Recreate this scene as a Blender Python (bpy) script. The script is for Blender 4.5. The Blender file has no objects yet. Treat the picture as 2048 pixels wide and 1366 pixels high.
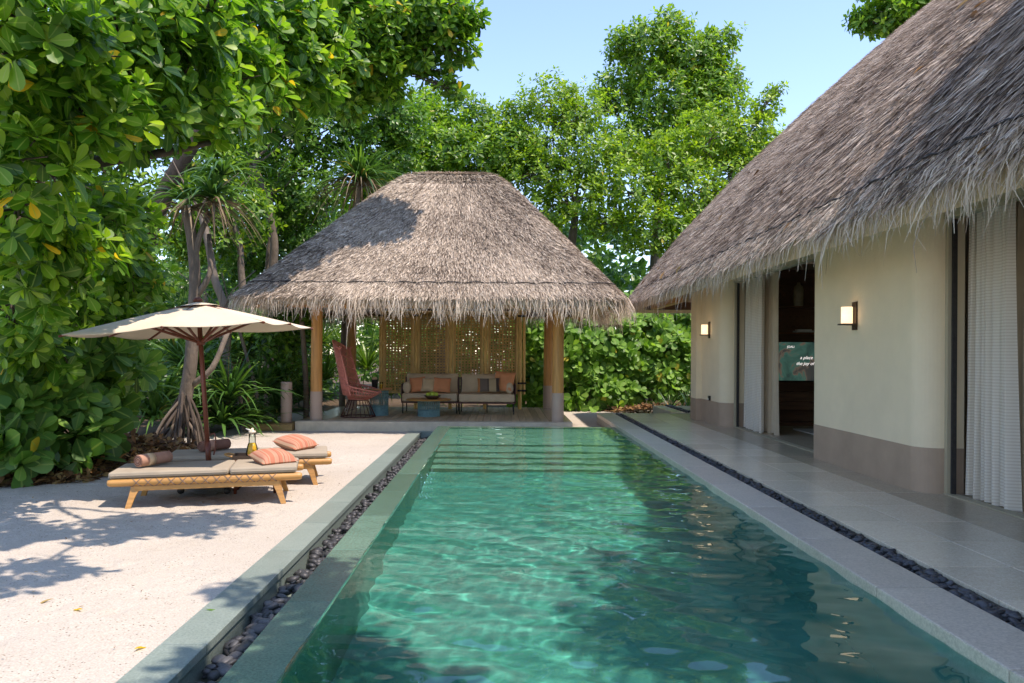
import bpy, bmesh, math, random
import numpy as np
from mathutils import Vector, Matrix, Quaternion

random.seed(7)
RNG = np.random.default_rng(11)
S = bpy.context.scene
COL = S.collection
rad = math.radians

# ------------------------------------------------------------------ camera
F, CAM_H, ROLL = 1600.0, 1.55, 0.006          # focal length in photo pixels, eye height, camera roll
cam_d = bpy.data.cameras.new('camera')
cam = bpy.data.objects.new('camera', cam_d)
COL.objects.link(cam)
cam.location = (0, 0, CAM_H)
cam.rotation_mode = 'QUATERNION'
cam.rotation_quaternion = Quaternion((1, 0, 0), rad(90)) @ Quaternion((0, 0, 1), ROLL)
cam_d.sensor_width = 36
cam_d.lens = F / 2048 * 36
cam_d.shift_x = 23 / 2048
cam_d.shift_y = 23 / 2048
cam_d.clip_end = 800
S.camera = cam

# ------------------------------------------------------------------ light
SUN = Vector((0.42, -0.22, 1.0)).normalized()
w = bpy.data.worlds.new('World'); S.world = w; w.use_nodes = True
nt = w.node_tree
sky = nt.nodes.new('ShaderNodeTexSky'); sky.sky_type = 'NISHITA'; sky.sun_disc = False
sky.sun_elevation = math.asin(SUN.z); sky.sun_rotation = math.atan2(SUN.x, SUN.y)
sky.air_density = 1.0; sky.dust_density = 0.25; sky.ozone_density = 4.0
bg = nt.nodes['Background']; bg.inputs['Strength'].default_value = 0.15
nt.links.new(sky.outputs[0], bg.inputs['Color'])
sl = bpy.data.lights.new('sun', 'SUN'); sl.energy = 2.45; sl.angle = rad(0.55); sl.color = (1.0, 0.945, 0.86)
so = bpy.data.objects.new('sun', sl); COL.objects.link(so)
so.rotation_mode = 'QUATERNION'; so.rotation_quaternion = SUN.to_track_quat('Z', 'Y'); so.location = (10, -6, 25)

S.view_settings.view_transform = 'Standard'; S.view_settings.look = 'None'
S.view_settings.exposure = 1.28; S.view_settings.gamma = 1.0
S.view_settings.use_white_balance = True; S.view_settings.white_balance_temperature = 7000; S.view_settings.white_balance_tint = 18
S.cycles.max_bounces = 8; S.cycles.diffuse_bounces = 5; S.cycles.glossy_bounces = 4
S.cycles.transmission_bounces = 8; S.cycles.transparent_max_bounces = 16
S.cycles.use_denoising = True
S.cycles.sample_clamp_indirect = 6.0

# ------------------------------------------------------------------ pixel -> place helpers
_c, _s = math.cos(ROLL), math.sin(ROLL)
def unroll(px, py):
    dx, dy = px - 1001, py - 706
    return dx * _c + dy * _s, -dx * _s + dy * _c
def G(px, py, z=0.0):
    a, b = unroll(px, py); Y = F * (CAM_H - z) / b
    return Vector((a * Y / F, Y, z))
def AT(px, py, Y):
    a, b = unroll(px, py)
    return Vector((a * Y / F, Y, CAM_H - b * Y / F))

# ------------------------------------------------------------------ materials
def _nodes(name):
    m = bpy.data.materials.new(name); m.use_nodes = True
    n = m.node_tree; p = n.nodes['Principled BSDF']
    return m, n, p
def ramp(n, fac, stops):
    r = n.nodes.new('ShaderNodeValToRGB'); e = r.color_ramp.elements
    while len(e) > 1: e.remove(e[0])
    e[0].position, e[0].color = stops[0][0], (*stops[0][1], 1)
    for p, c in stops[1:]:
        x = e.new(p); x.color = (*c, 1)
    n.links.new(fac, r.inputs[0]); return r.outputs[0]
def noise(n, scale, detail=4, rough=.55, coord='Object', stretch=None, dist=0):
    tc = n.nodes.new('ShaderNodeTexCoord'); t = n.nodes.new('ShaderNodeTexNoise')
    t.inputs['Scale'].default_value = scale; t.inputs['Detail'].default_value = detail
    t.inputs['Roughness'].default_value = rough; t.inputs['Distortion'].default_value = dist
    src = tc.outputs[coord]
    if stretch:
        mp = n.nodes.new('ShaderNodeMapping'); mp.inputs['Scale'].default_value = stretch
        n.links.new(src, mp.inputs[0]); src = mp.outputs[0]
    n.links.new(src, t.inputs['Vector']); return t.outputs['Fac']
def mixc(n, fac, a, b, mode='MIX'):
    m = n.nodes.new('ShaderNodeMix'); m.data_type = 'RGBA'; m.blend_type = mode
    for i, v in ((0, fac), (6, a), (7, b)):
        if isinstance(v, (int, float)): m.inputs[i].default_value = v
        elif isinstance(v, tuple): m.inputs[i].default_value = (*v, 1)
        else: n.links.new(v, m.inputs[i])
    return m.outputs[2]
def bump(n, p, fac, strength, dist=.02, prev=None):
    b = n.nodes.new('ShaderNodeBump'); b.inputs['Strength'].default_value = strength
    b.inputs['Distance'].default_value = dist
    n.links.new(fac, b.inputs['Height'])
    if prev: n.links.new(prev, b.inputs['Normal'])
    n.links.new(b.outputs[0], p.inputs['Normal']); return b.outputs[0]
def mul(c, k): return tuple(min(1, x * k) for x in c)
def pm(name, col, rough=.6, var=.25, scale=6, bmp=.15, bscale=60, stretch=None, spec=.4, metal=0, dist=.01, rnd=0.0):
    m, n, p = _nodes(name)
    f = noise(n, scale, 5, .6, stretch=stretch)
    c = ramp(n, f, [(.25, mul(col, 1 - var)), (.75, mul(col, 1 + var))])
    if rnd:
        oi = n.nodes.new('ShaderNodeObjectInfo')
        c2 = ramp(n, oi.outputs['Random'], [(0, mul((1, 1, 1), 1 - rnd)), (1, (1, 1, 1))])
        c = mixc(n, 1.0, c, c2, 'MULTIPLY')
    n.links.new(c, p.inputs['Base Color'])
    p.inputs['Roughness'].default_value = rough; p.inputs['Metallic'].default_value = metal
    p.inputs['Specular IOR Level'].default_value = spec
    if bmp: bump(n, p, noise(n, bscale, 4, .6, stretch=stretch), bmp, dist)
    return m
def leaf_mat(name, stops, trans=.35, rough=.42, spec=.45):
    m, n, p = _nodes(name)
    a = n.nodes.new('ShaderNodeAttribute'); a.attribute_name = 'tint'
    c = ramp(n, a.outputs['Fac'], stops)
    rb = n.nodes.new('ShaderNodeAttribute'); rb.attribute_name = 'rib'
    c = mixc(n, ramp(n, rb.outputs['Fac'], [(.86, (0, 0, 0)), (.95, (.6, .6, .6))]), c, (.30, .40, .10))
    n.links.new(c, p.inputs['Base Color']); p.inputs['Roughness'].default_value = rough
    p.inputs['Specular IOR Level'].default_value = spec
    t = n.nodes.new('ShaderNodeBsdfTranslucent')
    tc = mixc(n, 1.0, c, (1.9, 2.0, .8), 'MULTIPLY'); n.links.new(tc, t.inputs['Color'])
    mx = n.nodes.new('ShaderNodeMixShader'); mx.inputs[0].default_value = trans
    n.links.new(p.outputs[0], mx.inputs[1]); n.links.new(t.outputs[0], mx.inputs[2])
    n.links.new(mx.outputs[0], n.nodes['Material Output'].inputs[0]); return m
def strand_mat(name, stops, rough=.8, trans=.22):
    m, n, p = _nodes(name)
    a = n.nodes.new('ShaderNodeAttribute'); a.attribute_name = 'tint'
    c = ramp(n, a.outputs['Fac'], stops)
    n.links.new(c, p.inputs['Base Color'])
    p.inputs['Roughness'].default_value = rough; p.inputs['Specular IOR Level'].default_value = .25
    t = n.nodes.new('ShaderNodeBsdfTranslucent'); n.links.new(c, t.inputs['Color'])
    mx = n.nodes.new('ShaderNodeMixShader'); mx.inputs[0].default_value = trans
    n.links.new(p.outputs[0], mx.inputs[1]); n.links.new(t.outputs[0], mx.inputs[2])
    n.links.new(mx.outputs[0], n.nodes['Material Output'].inputs[0]); return m

M = {}
M['leaf'] = leaf_mat('sea_almond_leaf', [(0, (.022, .075, .007)), (.3, (.06, .165, .014)), (.65, (.16, .31, .025)), (.9, (.33, .46, .04)), (.955, (.30, .40, .04)), (.97, (.62, .42, .03)), (1, (.62, .40, .03))], .42)
M['leaf_far'] = leaf_mat('broadleaf_leaf', [(0, (.025, .08, .007)), (.35, (.075, .185, .015)), (.7, (.19, .335, .022)), (.96, (.34, .47, .03)), (1, (.45, .38, .03))], .36)
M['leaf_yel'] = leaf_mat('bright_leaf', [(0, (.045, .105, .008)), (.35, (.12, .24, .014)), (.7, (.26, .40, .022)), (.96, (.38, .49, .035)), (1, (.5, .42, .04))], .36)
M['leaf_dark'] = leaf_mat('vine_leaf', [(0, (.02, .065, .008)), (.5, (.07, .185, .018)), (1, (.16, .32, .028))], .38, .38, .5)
M['leaf_bush'] = leaf_mat('shrub_leaf', [(0, (.04, .10, .018)), (.5, (.095, .225, .04)), (.9, (.20, .36, .06)), (.96, (.2, .3, .05)), (1, (.48, .36, .03))], .3, .45, .4)
M['leaf_hedge'] = leaf_mat('hedge_leaf', [(0, (.05, .13, .018)), (.5, (.15, .30, .045)), (.93, (.28, .46, .08)), (1, (.5, .42, .06))], .33, .5, .35)
M['blade'] = leaf_mat('pandanus_blade', [(0, (.022, .07, .016)), (.6, (.075, .175, .035)), (.93, (.17, .30, .055)), (1, (.33, .26, .07))], .25, .4, .5)
M['grass'] = leaf_mat('strap_blade', [(0, (.045, .11, .014)), (.6, (.12, .23, .032)), (1, (.23, .33, .07))], .3)
M['thatch'] = strand_mat('thatch_strand', [(0, (.12, .09, .066)), (.35, (.40, .32, .245)), (.7, (.65, .545, .425)), (1, (.84, .73, .59))])
M['thatch_b'] = strand_mat('thatch_strand_brown', [(0, (.10, .066, .048)), (.35, (.35, .265, .20)), (.7, (.60, .48, .38)), (1, (.82, .70, .56))])
M['fringe'] = strand_mat('thatch_fringe', [(0, (.28, .20, .135)), (.4, (.56, .455, .34)), (1, (.82, .71, .57))])
M['dead'] = strand_mat('dead_frond', [(0, (.16, .11, .06)), (1, (.36, .28, .18))])
M['litter'] = strand_mat('dry_leaf', [(0, (.06, .03, .015)), (.5, (.20, .10, .04)), (.8, (.34, .19, .07)), (1, (.42, .30, .12))], .7)
M['thatch_base'] = pm('thatch_base', (.085, .065, .05), .9, .35, 12, .6, 60, (1, 1, .25))
M['lining'] = pm('woven_lining', (.62, .45, .27), .8, .3, 10, .4, 40)
M['bark'] = pm('bark', (.20, .16, .12), .85, .4, 9, .8, 25, (1, 1, .35), dist=.03)
M['bark_pale'] = pm('bark_pale', (.16, .125, .092), .85, .4, 7, .7, 22, (1, 1, .4), dist=.03)
M['bark_dark'] = pm('bark_dark', (.075, .055, .04), .85, .4, 9, .7, 22, (1, 1, .4), dist=.03)
M['teak'] = pm('teak', (.50, .255, .075), .42, .3, 5, .12, 40, (.3, 6, 6), spec=.45)
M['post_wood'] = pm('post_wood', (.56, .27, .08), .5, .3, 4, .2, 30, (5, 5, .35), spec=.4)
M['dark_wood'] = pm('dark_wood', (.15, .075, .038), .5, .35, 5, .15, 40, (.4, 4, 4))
M['bamboo'] = pm('bamboo', (.80, .50, .17), .45, .3, 7, .15, 50, (4, 4, .4))
M['slat'] = pm('slat', (.82, .50, .17), .5, .3, 7, .12, 50, rnd=.3)
def add_translucent(m, k):
    n = m.node_tree; p = n.nodes['Principled BSDF']; src = p.inputs['Base Color'].links[0].from_socket
    t = n.nodes.new('ShaderNodeBsdfTranslucent'); n.links.new(src, t.inputs['Color'])
    mx = n.nodes.new('ShaderNodeMixShader'); mx.inputs[0].default_value = k
    n.links.new(p.outputs[0], mx.inputs[1]); n.links.new(t.outputs[0], mx.inputs[2])
    n.links.new(mx.outputs[0], n.nodes['Material Output'].inputs[0])
add_translucent(M['slat'], .35)
M['board'] = pm('deck_board', (.62, .48, .30), .55, .25, 5, .2, 60, (6, .25, 6), rnd=.28)
M['box_wood'] = pm('box_wood', (.36, .235, .09), .65, .35, 4, .25, 30, (.4, 4, 4))
M['umbrella_wood'] = pm('umbrella_wood', (.15, .042, .022), .42, .25, 6, .08, 50, (4, 4, .4))
M['cloth'] = pm('canopy_cloth', (.66, .56, .425), .85, .06, 3, .08, 300, spec=.1)
M['mattress'] = pm('mattress_cloth', (.36, .305, .23), .9, .1, 5, .12, 350, spec=.1)
M['sofa_cloth'] = pm('sofa_cloth', (.62, .475, .32), .9, .1, 6, .12, 350, spec=.1)
M['terracotta'] = pm('terracotta_cloth', (.70, .29, .14), .9, .1, 6, .12, 350, spec=.1)
M['cream_cloth'] = pm('cream_cloth', (.60, .44, .27), .9, .1, 6, .12, 350, spec=.1)
M['towel'] = pm('towel', (.44, .25, .175), .95, .15, 8, .35, 260, spec=.05)
M['towel_dark'] = pm('towel_dark', (.22, .115, .085), .95, .2, 8, .35, 260, spec=.05)
M['dark_metal'] = pm('dark_metal', (.035, .028, .024), .45, .3, 6, 0, metal=.4)
M['bronze'] = pm('bronze_metal', (.075, .05, .035), .45, .3, 6, .05, metal=.5)
M['taupe'] = pm('taupe_paint', (.46, .335, .26), .55, .06, 3, .04, 90)
M['plinth'] = pm('plinth_paint', (.43, .305, .215), .75, .13, 2.0, .25, 40)
M['plaster'] = pm('plaster', (.84, .69, .475), .85, .07, 1.6, .3, 35)
M['frame_paint'] = pm('frame_paint', (.42, .36, .25), .5, .05, 3, 0)
M['concrete'] = pm('concrete', (.55, .47, .345), .7, .2, 5, .25, 45)
M['rope'] = pm('rope', (.035, .03, .028), .8, .3, 40, .3, 200)
M['cord'] = pm('cord', (.20, .14, .11), .8, .3, 40, .2, 200)
M['salmon'] = pm('salmon_weave', (.72, .26, .20), .55, .2, 20, .1, 150)
M['maroon'] = pm('maroon_metal', (.10, .032, .025), .5, .2, 8, 0)
M['teal'] = pm('teal_weave', (.17, .31, .32), .5, .25, 20, .1, 100)
M['bowl'] = pm('bowl_wood', (.085, .045, .028), .55, .3, 8, .1, 60)
M['apple'] = pm('apple_skin', (.40, .50, .05), .35, .2, 8, 0)
M['black'] = pm('black_leather', (.022, .02, .019), .5, .2, 8, .1, 80)
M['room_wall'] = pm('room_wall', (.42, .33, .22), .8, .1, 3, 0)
M['cabinet'] = pm('cabinet_wood', (.17, .085, .045), .45, .4, 4, .15, 30, (.5, 5, 5))
M['copper'] = pm('copper_trim', (.32, .14, .06), .4, .2, 6, 0, metal=.7)
M['ceramic'] = pm('ceramic', (.42, .34, .19), .4, .3, 9, .05, 40)
M['paper'] = pm('paper', (.62, .60, .55), .8, .1, 9, 0)
M['white'] = pm('white_paint', (.75, .72, .66), .6, .05, 5, 0)
M['grout'] = pm('grout', (.16, .135, .10), .9, .2, 12, .2, 60)
M['path_edge'] = pm('path_edge', (.48, .43, .35), .7, .1, 5, .1, 60)

def sand_mat():
    m, n, p = _nodes('coral_sand')
    a = noise(n, .7, 4, .6); b = noise(n, 90, 3, .6)
    c = ramp(n, a, [(.3, (.43, .375, .305)), (.7, (.52, .465, .385))])
    c = mixc(n, .35, c, ramp(n, b, [(.35, (.28, .235, .185)), (.6, (.64, .585, .50))]))
    tc = n.nodes.new('ShaderNodeTexCoord')
    v = n.nodes.new('ShaderNodeTexVoronoi'); v.inputs['Scale'].default_value = 34
    v.inputs['Randomness'].default_value = 1.0
    n.links.new(tc.outputs['Object'], v.inputs['Vector'])
    sp = ramp(n, v.outputs['Distance'], [(.15, (1, 1, 1)), (.22, (0, 0, 0))])
    patch = ramp(n, noise(n, 3.2, 3, .6), [(.40, (0, 0, 0)), (.60, (1, 1, 1))])
    f = mixc(n, 1.0, sp, patch, 'MULTIPLY')
    f2 = mixc(n, 1.0, f, (.85, .85, .85), 'MULTIPLY')
    c = mixc(n, f2, c, (.12, .085, .055))
    n.links.new(c, p.inputs['Base Color']); p.inputs['Roughness'].default_value = .95
    p.inputs['Specular IOR Level'].default_value = .1
    b1 = bump(n, p, noise(n, 14, 5, .65), .55, .03)
    bump(n, p, noise(n, 120, 3, .6), .45, .006, b1)
    return m
M['sand'] = sand_mat()
M['soil'] = pm('forest_soil', (.10, .065, .035), .95, .5, 5, .8, 20, dist=.04)

def stone_mat(name, c1, c2, rough, bscale=60, speck=None, rnd=.12):
    m, n, p = _nodes(name)
    c = ramp(n, noise(n, 5, 6, .7), [(.3, c1), (.7, c2)])
    g = noise(n, 70, 3, .7)
    c = mixc(n, .5, c, ramp(n, g, [(.35, mul(c1, .78)), (.65, mul(c2, 1.25))]))
    if speck:
        c = mixc(n, ramp(n, noise(n, 150, 2, .5), [(.64, (0, 0, 0)), (.72, (.8, .8, .8))]), c, speck)
    oi = n.nodes.new('ShaderNodeObjectInfo')
    c = mixc(n, 1.0, c, ramp(n, oi.outputs['Random'], [(0, mul((1, 1, 1), 1 - rnd)), (1, (1, 1, 1))]), 'MULTIPLY')
    n.links.new(c, p.inputs['Base Color']); p.inputs['Roughness'].default_value = rough
    bump(n, p, noise(n, bscale, 4, .6), .18, .006)
    return m
M['green_stone'] = stone_mat('green_stone', (.19, .245, .21), (.29, .345, .30), .32, rnd=.25)
M['ledge_stone'] = stone_mat('wet_green_stone', (.08, .165, .12), (.16, .28, .205), .10, rnd=.3)
M['terrazzo'] = stone_mat('pale_terrazzo', (.82, .65, .475), (.90, .745, .565), .22, 90, (.40, .33, .24), .2)
M['band'] = stone_mat('brown_stone', (.46, .375, .26), (.56, .46, .33), .26, 60, None, .12)
M['coping'] = stone_mat('grey_terrazzo', (.53, .45, .355), (.67, .58, .465), .36, 90, (.70, .65, .58), .18)
M['pebble'] = stone_mat('dark_pebble', (.045, .044, .05), (.12, .118, .125), .45, 30, None, .55)
M['pebble_mix'] = stone_mat('grey_pebble', (.05, .05, .055), (.17, .165, .16), .5, 30, None, .65)
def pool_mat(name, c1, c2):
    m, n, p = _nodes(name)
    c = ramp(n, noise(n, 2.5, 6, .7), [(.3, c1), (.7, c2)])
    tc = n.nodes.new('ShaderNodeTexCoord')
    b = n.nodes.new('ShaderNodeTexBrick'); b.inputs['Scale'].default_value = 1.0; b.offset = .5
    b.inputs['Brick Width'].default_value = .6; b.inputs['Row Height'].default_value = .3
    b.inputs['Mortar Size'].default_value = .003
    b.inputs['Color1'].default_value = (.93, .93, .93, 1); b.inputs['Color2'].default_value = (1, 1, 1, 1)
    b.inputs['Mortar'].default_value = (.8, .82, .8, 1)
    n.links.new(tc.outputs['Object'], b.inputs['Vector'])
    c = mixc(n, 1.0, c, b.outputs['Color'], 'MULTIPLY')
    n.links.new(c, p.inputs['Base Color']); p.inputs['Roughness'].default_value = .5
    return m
M['shallow_tint_tile'] = pool_mat('shallow_tint_tile', (.085, .25, .185), (.15, .345, .265))  # same stone as the floor; paler look of shallow water put into the colour
M['pool_tile'] = pool_mat('pool_tile', (.022, .20, .155), (.05, .295, .235))  # deep water's tint put into the stone colour

def emit_mat(name, col, strength, base=(.8, .75, .65)):
    m, n, p = _nodes(name)
    p.inputs['Base Color'].default_value = (*base, 1); p.inputs['Roughness'].default_value = .4
    p.inputs['Emission Color'].default_value = (*col, 1); p.inputs['Emission Strength'].default_value = strength
    return m
M['lamp'] = emit_mat('lamp_glass', (1.0, .74, .44), .62)
M['text'] = emit_mat('screen_text', (1, 1, 1), .4)
def glass_mat(name):
    m, n, p = _nodes(name); n.nodes.remove(p)
    tr = n.nodes.new('ShaderNodeBsdfTransparent'); tr.inputs[0].default_value = (.93, .96, .95, 1)
    gl = n.nodes.new('ShaderNodeBsdfGlossy'); gl.inputs['Roughness'].default_value = .03
    fr = n.nodes.new('ShaderNodeFresnel'); fr.inputs['IOR'].default_value = 1.18
    mx = n.nodes.new('ShaderNodeMixShader')
    n.links.new(fr.outputs[0], mx.inputs[0]); n.links.new(tr.outputs[0], mx.inputs[1]); n.links.new(gl.outputs[0], mx.inputs[2])
    n.links.new(mx.outputs[0], n.nodes['Material Output'].inputs[0]); return m
M['glass'] = glass_mat('clear_glass')
M['juice'] = pm('orange_juice', (.95, .45, .03), .3, .2, 20, 0)
def stripe_mat(name, axis, freq, cols):
    m, n, p = _nodes(name)
    tc = n.nodes.new('ShaderNodeTexCoord'); sp = n.nodes.new('ShaderNodeSeparateXYZ')
    n.links.new(tc.outputs['Object'], sp.inputs[0])
    mt = n.nodes.new('ShaderNodeMath'); mt.operation = 'MULTIPLY_ADD'
    mt.inputs[1].default_value = freq; mt.inputs[2].default_value = 10.5
    n.links.new(sp.outputs[axis], mt.inputs[0])
    fr = n.nodes.new('ShaderNodeMath'); fr.operation = 'FRACT'; n.links.new(mt.outputs[0], fr.inputs[0])
    r = n.nodes.new('ShaderNodeValToRGB'); r.color_ramp.interpolation = 'CONSTANT'
    e = r.color_ramp.elements; e[0].color = (*cols[0][1], 1); e[0].position = 0
    e[1].position = cols[1][0]; e[1].color = (*cols[1][1], 1)
    for q, c in cols[2:]:
        x = e.new(q); x.color = (*c, 1)
    n.links.new(fr.outputs[0], r.inputs[0])
    n.links.new(r.outputs[0], p.inputs['Base Color']); p.inputs['Roughness'].default_value = .9
    bump(n, p, noise(n, 300, 3, .6), .15, .004)
    return m
_a, _b, _cc, _d = (.46, .165, .095), (.42, .26, .165), (.50, .235, .15), (.36, .125, .075)
M['stripe'] = stripe_mat('striped_cloth', 0, 4.5, [(0, _a), (.22, _b), (.27, _cc), (.42, _d), (.47, _a), (.62, _b), (.70, _d), (.74, _cc), (.88, _a), (.94, _b)])
M['block'] = stripe_mat('block_stripe_cloth', 0, 1.9, [(0, (.50, .20, .07)), (.14, (.16, .12, .095)), (.45, (.10, .07, .055)), (.52, (.46, .34, .20)), (.82, (.06, .045, .04)), (.93, (.17, .12, .09))])

def sheer_mat():
    m, n, p = _nodes('sheer_cloth')
    p.inputs['Base Color'].default_value = (.80, .755, .68, 1); p.inputs['Roughness'].default_value = .95
    tc = n.nodes.new('ShaderNodeTexCoord'); sp = n.nodes.new('ShaderNodeSeparateXYZ')
    n.links.new(tc.outputs['Object'], sp.inputs[0])
    mt = n.nodes.new('ShaderNodeMath'); mt.operation = 'MULTIPLY'; mt.inputs[1].default_value = 36
    n.links.new(sp.outputs[2], mt.inputs[0])
    fr = n.nodes.new('ShaderNodeMath'); fr.operation = 'FRACT'; n.links.new(mt.outputs[0], fr.inputs[0])
    f = ramp(n, fr.outputs[0], [(.3, (0, 0, 0)), (.42, (1, 1, 1)), (.9, (1, 1, 1)), (1, (0, 0, 0))])
    n.links.new(mixc(n, f, (.78, .68, .56), (.96, .885, .77)), p.inputs['Base Color'])
    t = n.nodes.new('ShaderNodeBsdfTranslucent'); t.inputs[0].default_value = (.8, .76, .7, 1)
    mx = n.nodes.new('ShaderNodeMixShader'); mx.inputs[0].default_value = .35
    n.links.new(p.outputs[0], mx.inputs[1]); n.links.new(t.outputs[0], mx.inputs[2])
    n.links.new(mx.outputs[0], n.nodes['Material Output'].inputs[0]); return m
M['sheer'] = sheer_mat()
M['drape'] = pm('drape_cloth', (.52, .41, .29), .9, .08, 5, .1, 200, spec=.1)

def screen_mat():
    m, n, p = _nodes('screen_picture')
    c = ramp(n, noise(n, 2.4, 4, .6, dist=.6), [(.28, (.028, .05, .05)), (.43, (.045, .115, .095)), (.5, (.06, .16, .13)), (.54, (.16, .13, .10)), (.58, (.07, .075, .07)), (.75, (.045, .055, .055))])
    n.links.new(c, p.inputs['Base Color']); p.inputs['Roughness'].default_value = .25
    n.links.new(c, p.inputs['Emission Color']); p.inputs['Emission Strength'].default_value = .22
    return m
M['screen'] = screen_mat()

def water_mat():
    m, n, p = _nodes('pool_water')
    n.nodes.remove(p)
    gl = n.nodes.new('ShaderNodeBsdfGlass'); gl.inputs['Roughness'].default_value = 0.0
    gl.inputs['IOR'].default_value = 1.33; gl.inputs['Color'].default_value = (.93, 1, .98, 1)
    n.links.new(gl.outputs[0], n.nodes['Material Output'].inputs[0])
    return m
M['water'] = water_mat()

# ------------------------------------------------------------------ object helpers
def link(o, parent=None):
    COL.objects.link(o)
    if parent is not None: o.parent = parent
    return o
def from_arrays(name, V, faces, mat, parent=None, smooth=False, tint=None):
    """V (n,3) array; faces = list of (k,m) index arrays of equal-sized faces"""
    me = bpy.data.meshes.new(name)
    V = np.asarray(V, dtype=np.float32).reshape(-1, 3)
    if not isinstance(faces, list): faces = [faces]
    faces = [np.asarray(f, dtype=np.int32) for f in faces if len(f)]
    nl = sum(f.size for f in faces); nf = sum(len(f) for f in faces)
    me.vertices.add(len(V)); me.vertices.foreach_set('co', V.ravel())
    me.loops.add(nl); me.loops.foreach_set('vertex_index', np.concatenate([f.ravel() for f in faces]))
    me.polygons.add(nf)
    tot = np.concatenate([np.full(len(f), f.shape[1], dtype=np.int32) for f in faces])
    st = np.concatenate([[0], np.cumsum(tot)[:-1]]).astype(np.int32)
    me.polygons.foreach_set('loop_start', st)
    me.polygons.foreach_set('loop_total', tot)
    if smooth: me.polygons.foreach_set('use_smooth', np.ones(nf, dtype=bool))
    if tint is not None:
        at = me.attributes.new('tint', 'FLOAT', 'POINT'); at.data.foreach_set('value', np.asarray(tint, dtype=np.float32))
    me.update(calc_edges=True)
    me.materials.append(mat)
    return link(bpy.data.objects.new(name, me), parent)

class MB:
    """collects shapes into one mesh"""
    def __init__(s): s.v, s.f = [], []
    def add(s, vs, fs):
        k = len(s.v); s.v += [tuple(x) for x in vs]; s.f += [tuple(i + k for i in f) for f in fs]; return s
    def box(s, x0, x1, y0, y1, z0, z1):
        return s.add([(x0, y0, z0), (x1, y0, z0), (x1, y1, z0), (x0, y1, z0), (x0, y0, z1), (x1, y0, z1), (x1, y1, z1), (x0, y1, z1)],
                     [(0, 3, 2, 1), (4, 5, 6, 7), (0, 1, 5, 4), (1, 2, 6, 5), (2, 3, 7, 6), (3, 0, 4, 7)])
    def tube(s, pts, r, n=8, caps=True, sq=None):
        pts = [Vector(p) for p in pts]; rs = r if isinstance(r, (list, tuple)) else [r] * len(pts)
        base = len(s.v); up = None
        for i, p in enumerate(pts):
            t = (pts[min(i + 1, len(pts) - 1)] - pts[max(i - 1, 0)])
            t = t.normalized() if t.length > 1e-9 else Vector((0, 0, 1))
            if up is None:
                up = Vector((0, 0, 1)) if abs(t.z) < .9 else Vector((1, 0, 0))
            a = t.cross(up)
            a = a.normalized() if a.length > 1e-6 else t.orthogonal().normalized()
            b = t.cross(a).normalized(); up = -b if False else up
            for k in range(n):
                th = 2 * math.pi * k / n
                s.v.append(tuple(p + (a * math.cos(th) + b * math.sin(th)) * rs[i]))
        for i in range(len(pts) - 1):
            for k in range(n):
                k2 = (k + 1) % n
                s.f.append((base + i * n + k, base + i * n + k2, base + (i + 1) * n + k2, base + (i + 1) * n + k))
        if caps:
            s.f.append(tuple(base + k for k in range(n))[::-1])
            s.f.append(tuple(base + (len(pts) - 1) * n + k for k in range(n)))
        return s
    def ring(s, c, rx, ry, r, n=28, m=6, z=None):
        c = Vector(c); base = len(s.v)
        for i in range(n):
            a = 2 * math.pi * i / n; e = Vector((math.cos(a), math.sin(a), 0))
            for k in range(m):
                th = 2 * math.pi * k / m
                s.v.append(tuple(c + Vector((rx * e.x, ry * e.y, 0)) + e * r * math.cos(th) + Vector((0, 0, r * math.sin(th)))))
        for i in range(n):
            for k in range(m):
                s.f.append((base + i * m + k, base + ((i + 1) % n) * m + k, base + ((i + 1) % n) * m + (k + 1) % m, base + i * m + (k + 1) % m))
        return s
    def lathe(s, prof, n=24, c=(0, 0, 0)):
        base = len(s.v)
        for (r, z) in prof:
            for k in range(n):
                a = 2 * math.pi * k / n
                s.v.append((c[0] + r * math.cos(a), c[1] + r * math.sin(a), c[2] + z))
        for i in range(len(prof) - 1):
            for k in range(n):
                k2 = (k + 1) % n
                s.f.append((base + i * n + k, base + i * n + k2, base + (i + 1) * n + k2, base + (i + 1) * n + k))
        s.f.append(tuple(base + k for k in range(n))[::-1]); s.f.append(tuple(base + (len(prof) - 1) * n + k for k in range(n)))
        return s
    def pillow(s, w, h, t, n=12, pinch=.07):
        base = len(s.v)
        for side in (1, -1):
            for j in range(n + 1):
                for i in range(n + 1):
                    u, v = 2 * i / n - 1, 2 * j / n - 1
                    k = max(0, (1 - abs(u) ** 3.2) * (1 - abs(v) ** 3.2)) ** .55
                    x = w / 2 * u * (1 - pinch * (1 - v * v)); y = h / 2 * v * (1 - pinch * (1 - u * u))
                    s.v.append((x, y, side * t / 2 * k))
        N = (n + 1) ** 2
        for j in range(n):
            for i in range(n):
                a = base + j * (n + 1) + i
                s.f.append((a, a + 1, a + n + 2, a + n + 1))
                b = a + N
                s.f.append((b, b + n + 1, b + n + 2, b + 1))
        return s
    def build(s, name, mat, parent=None, smooth=False, bevel=0, seg=2):
        me = bpy.data.meshes.new(name); me.from_pydata(s.v, [], s.f); me.update()
        if bevel or True:
            bm = bmesh.new(); bm.from_mesh(me)
            bmesh.ops.recalc_face_normals(bm, faces=bm.faces)
            if bevel:
                bmesh.ops.bevel(bm, geom=[e for e in bm.edges if e.calc_face_angle(0) > .5], offset=bevel, segments=seg, affect='EDGES', profile=.6)
            bm.to_mesh(me); bm.free()
        if smooth: me.polygons.foreach_set('use_smooth', np.ones(len(me.polygons), dtype=bool))
        me.materials.append(mat)
        return link(bpy.data.objects.new(name, me), parent)
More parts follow.
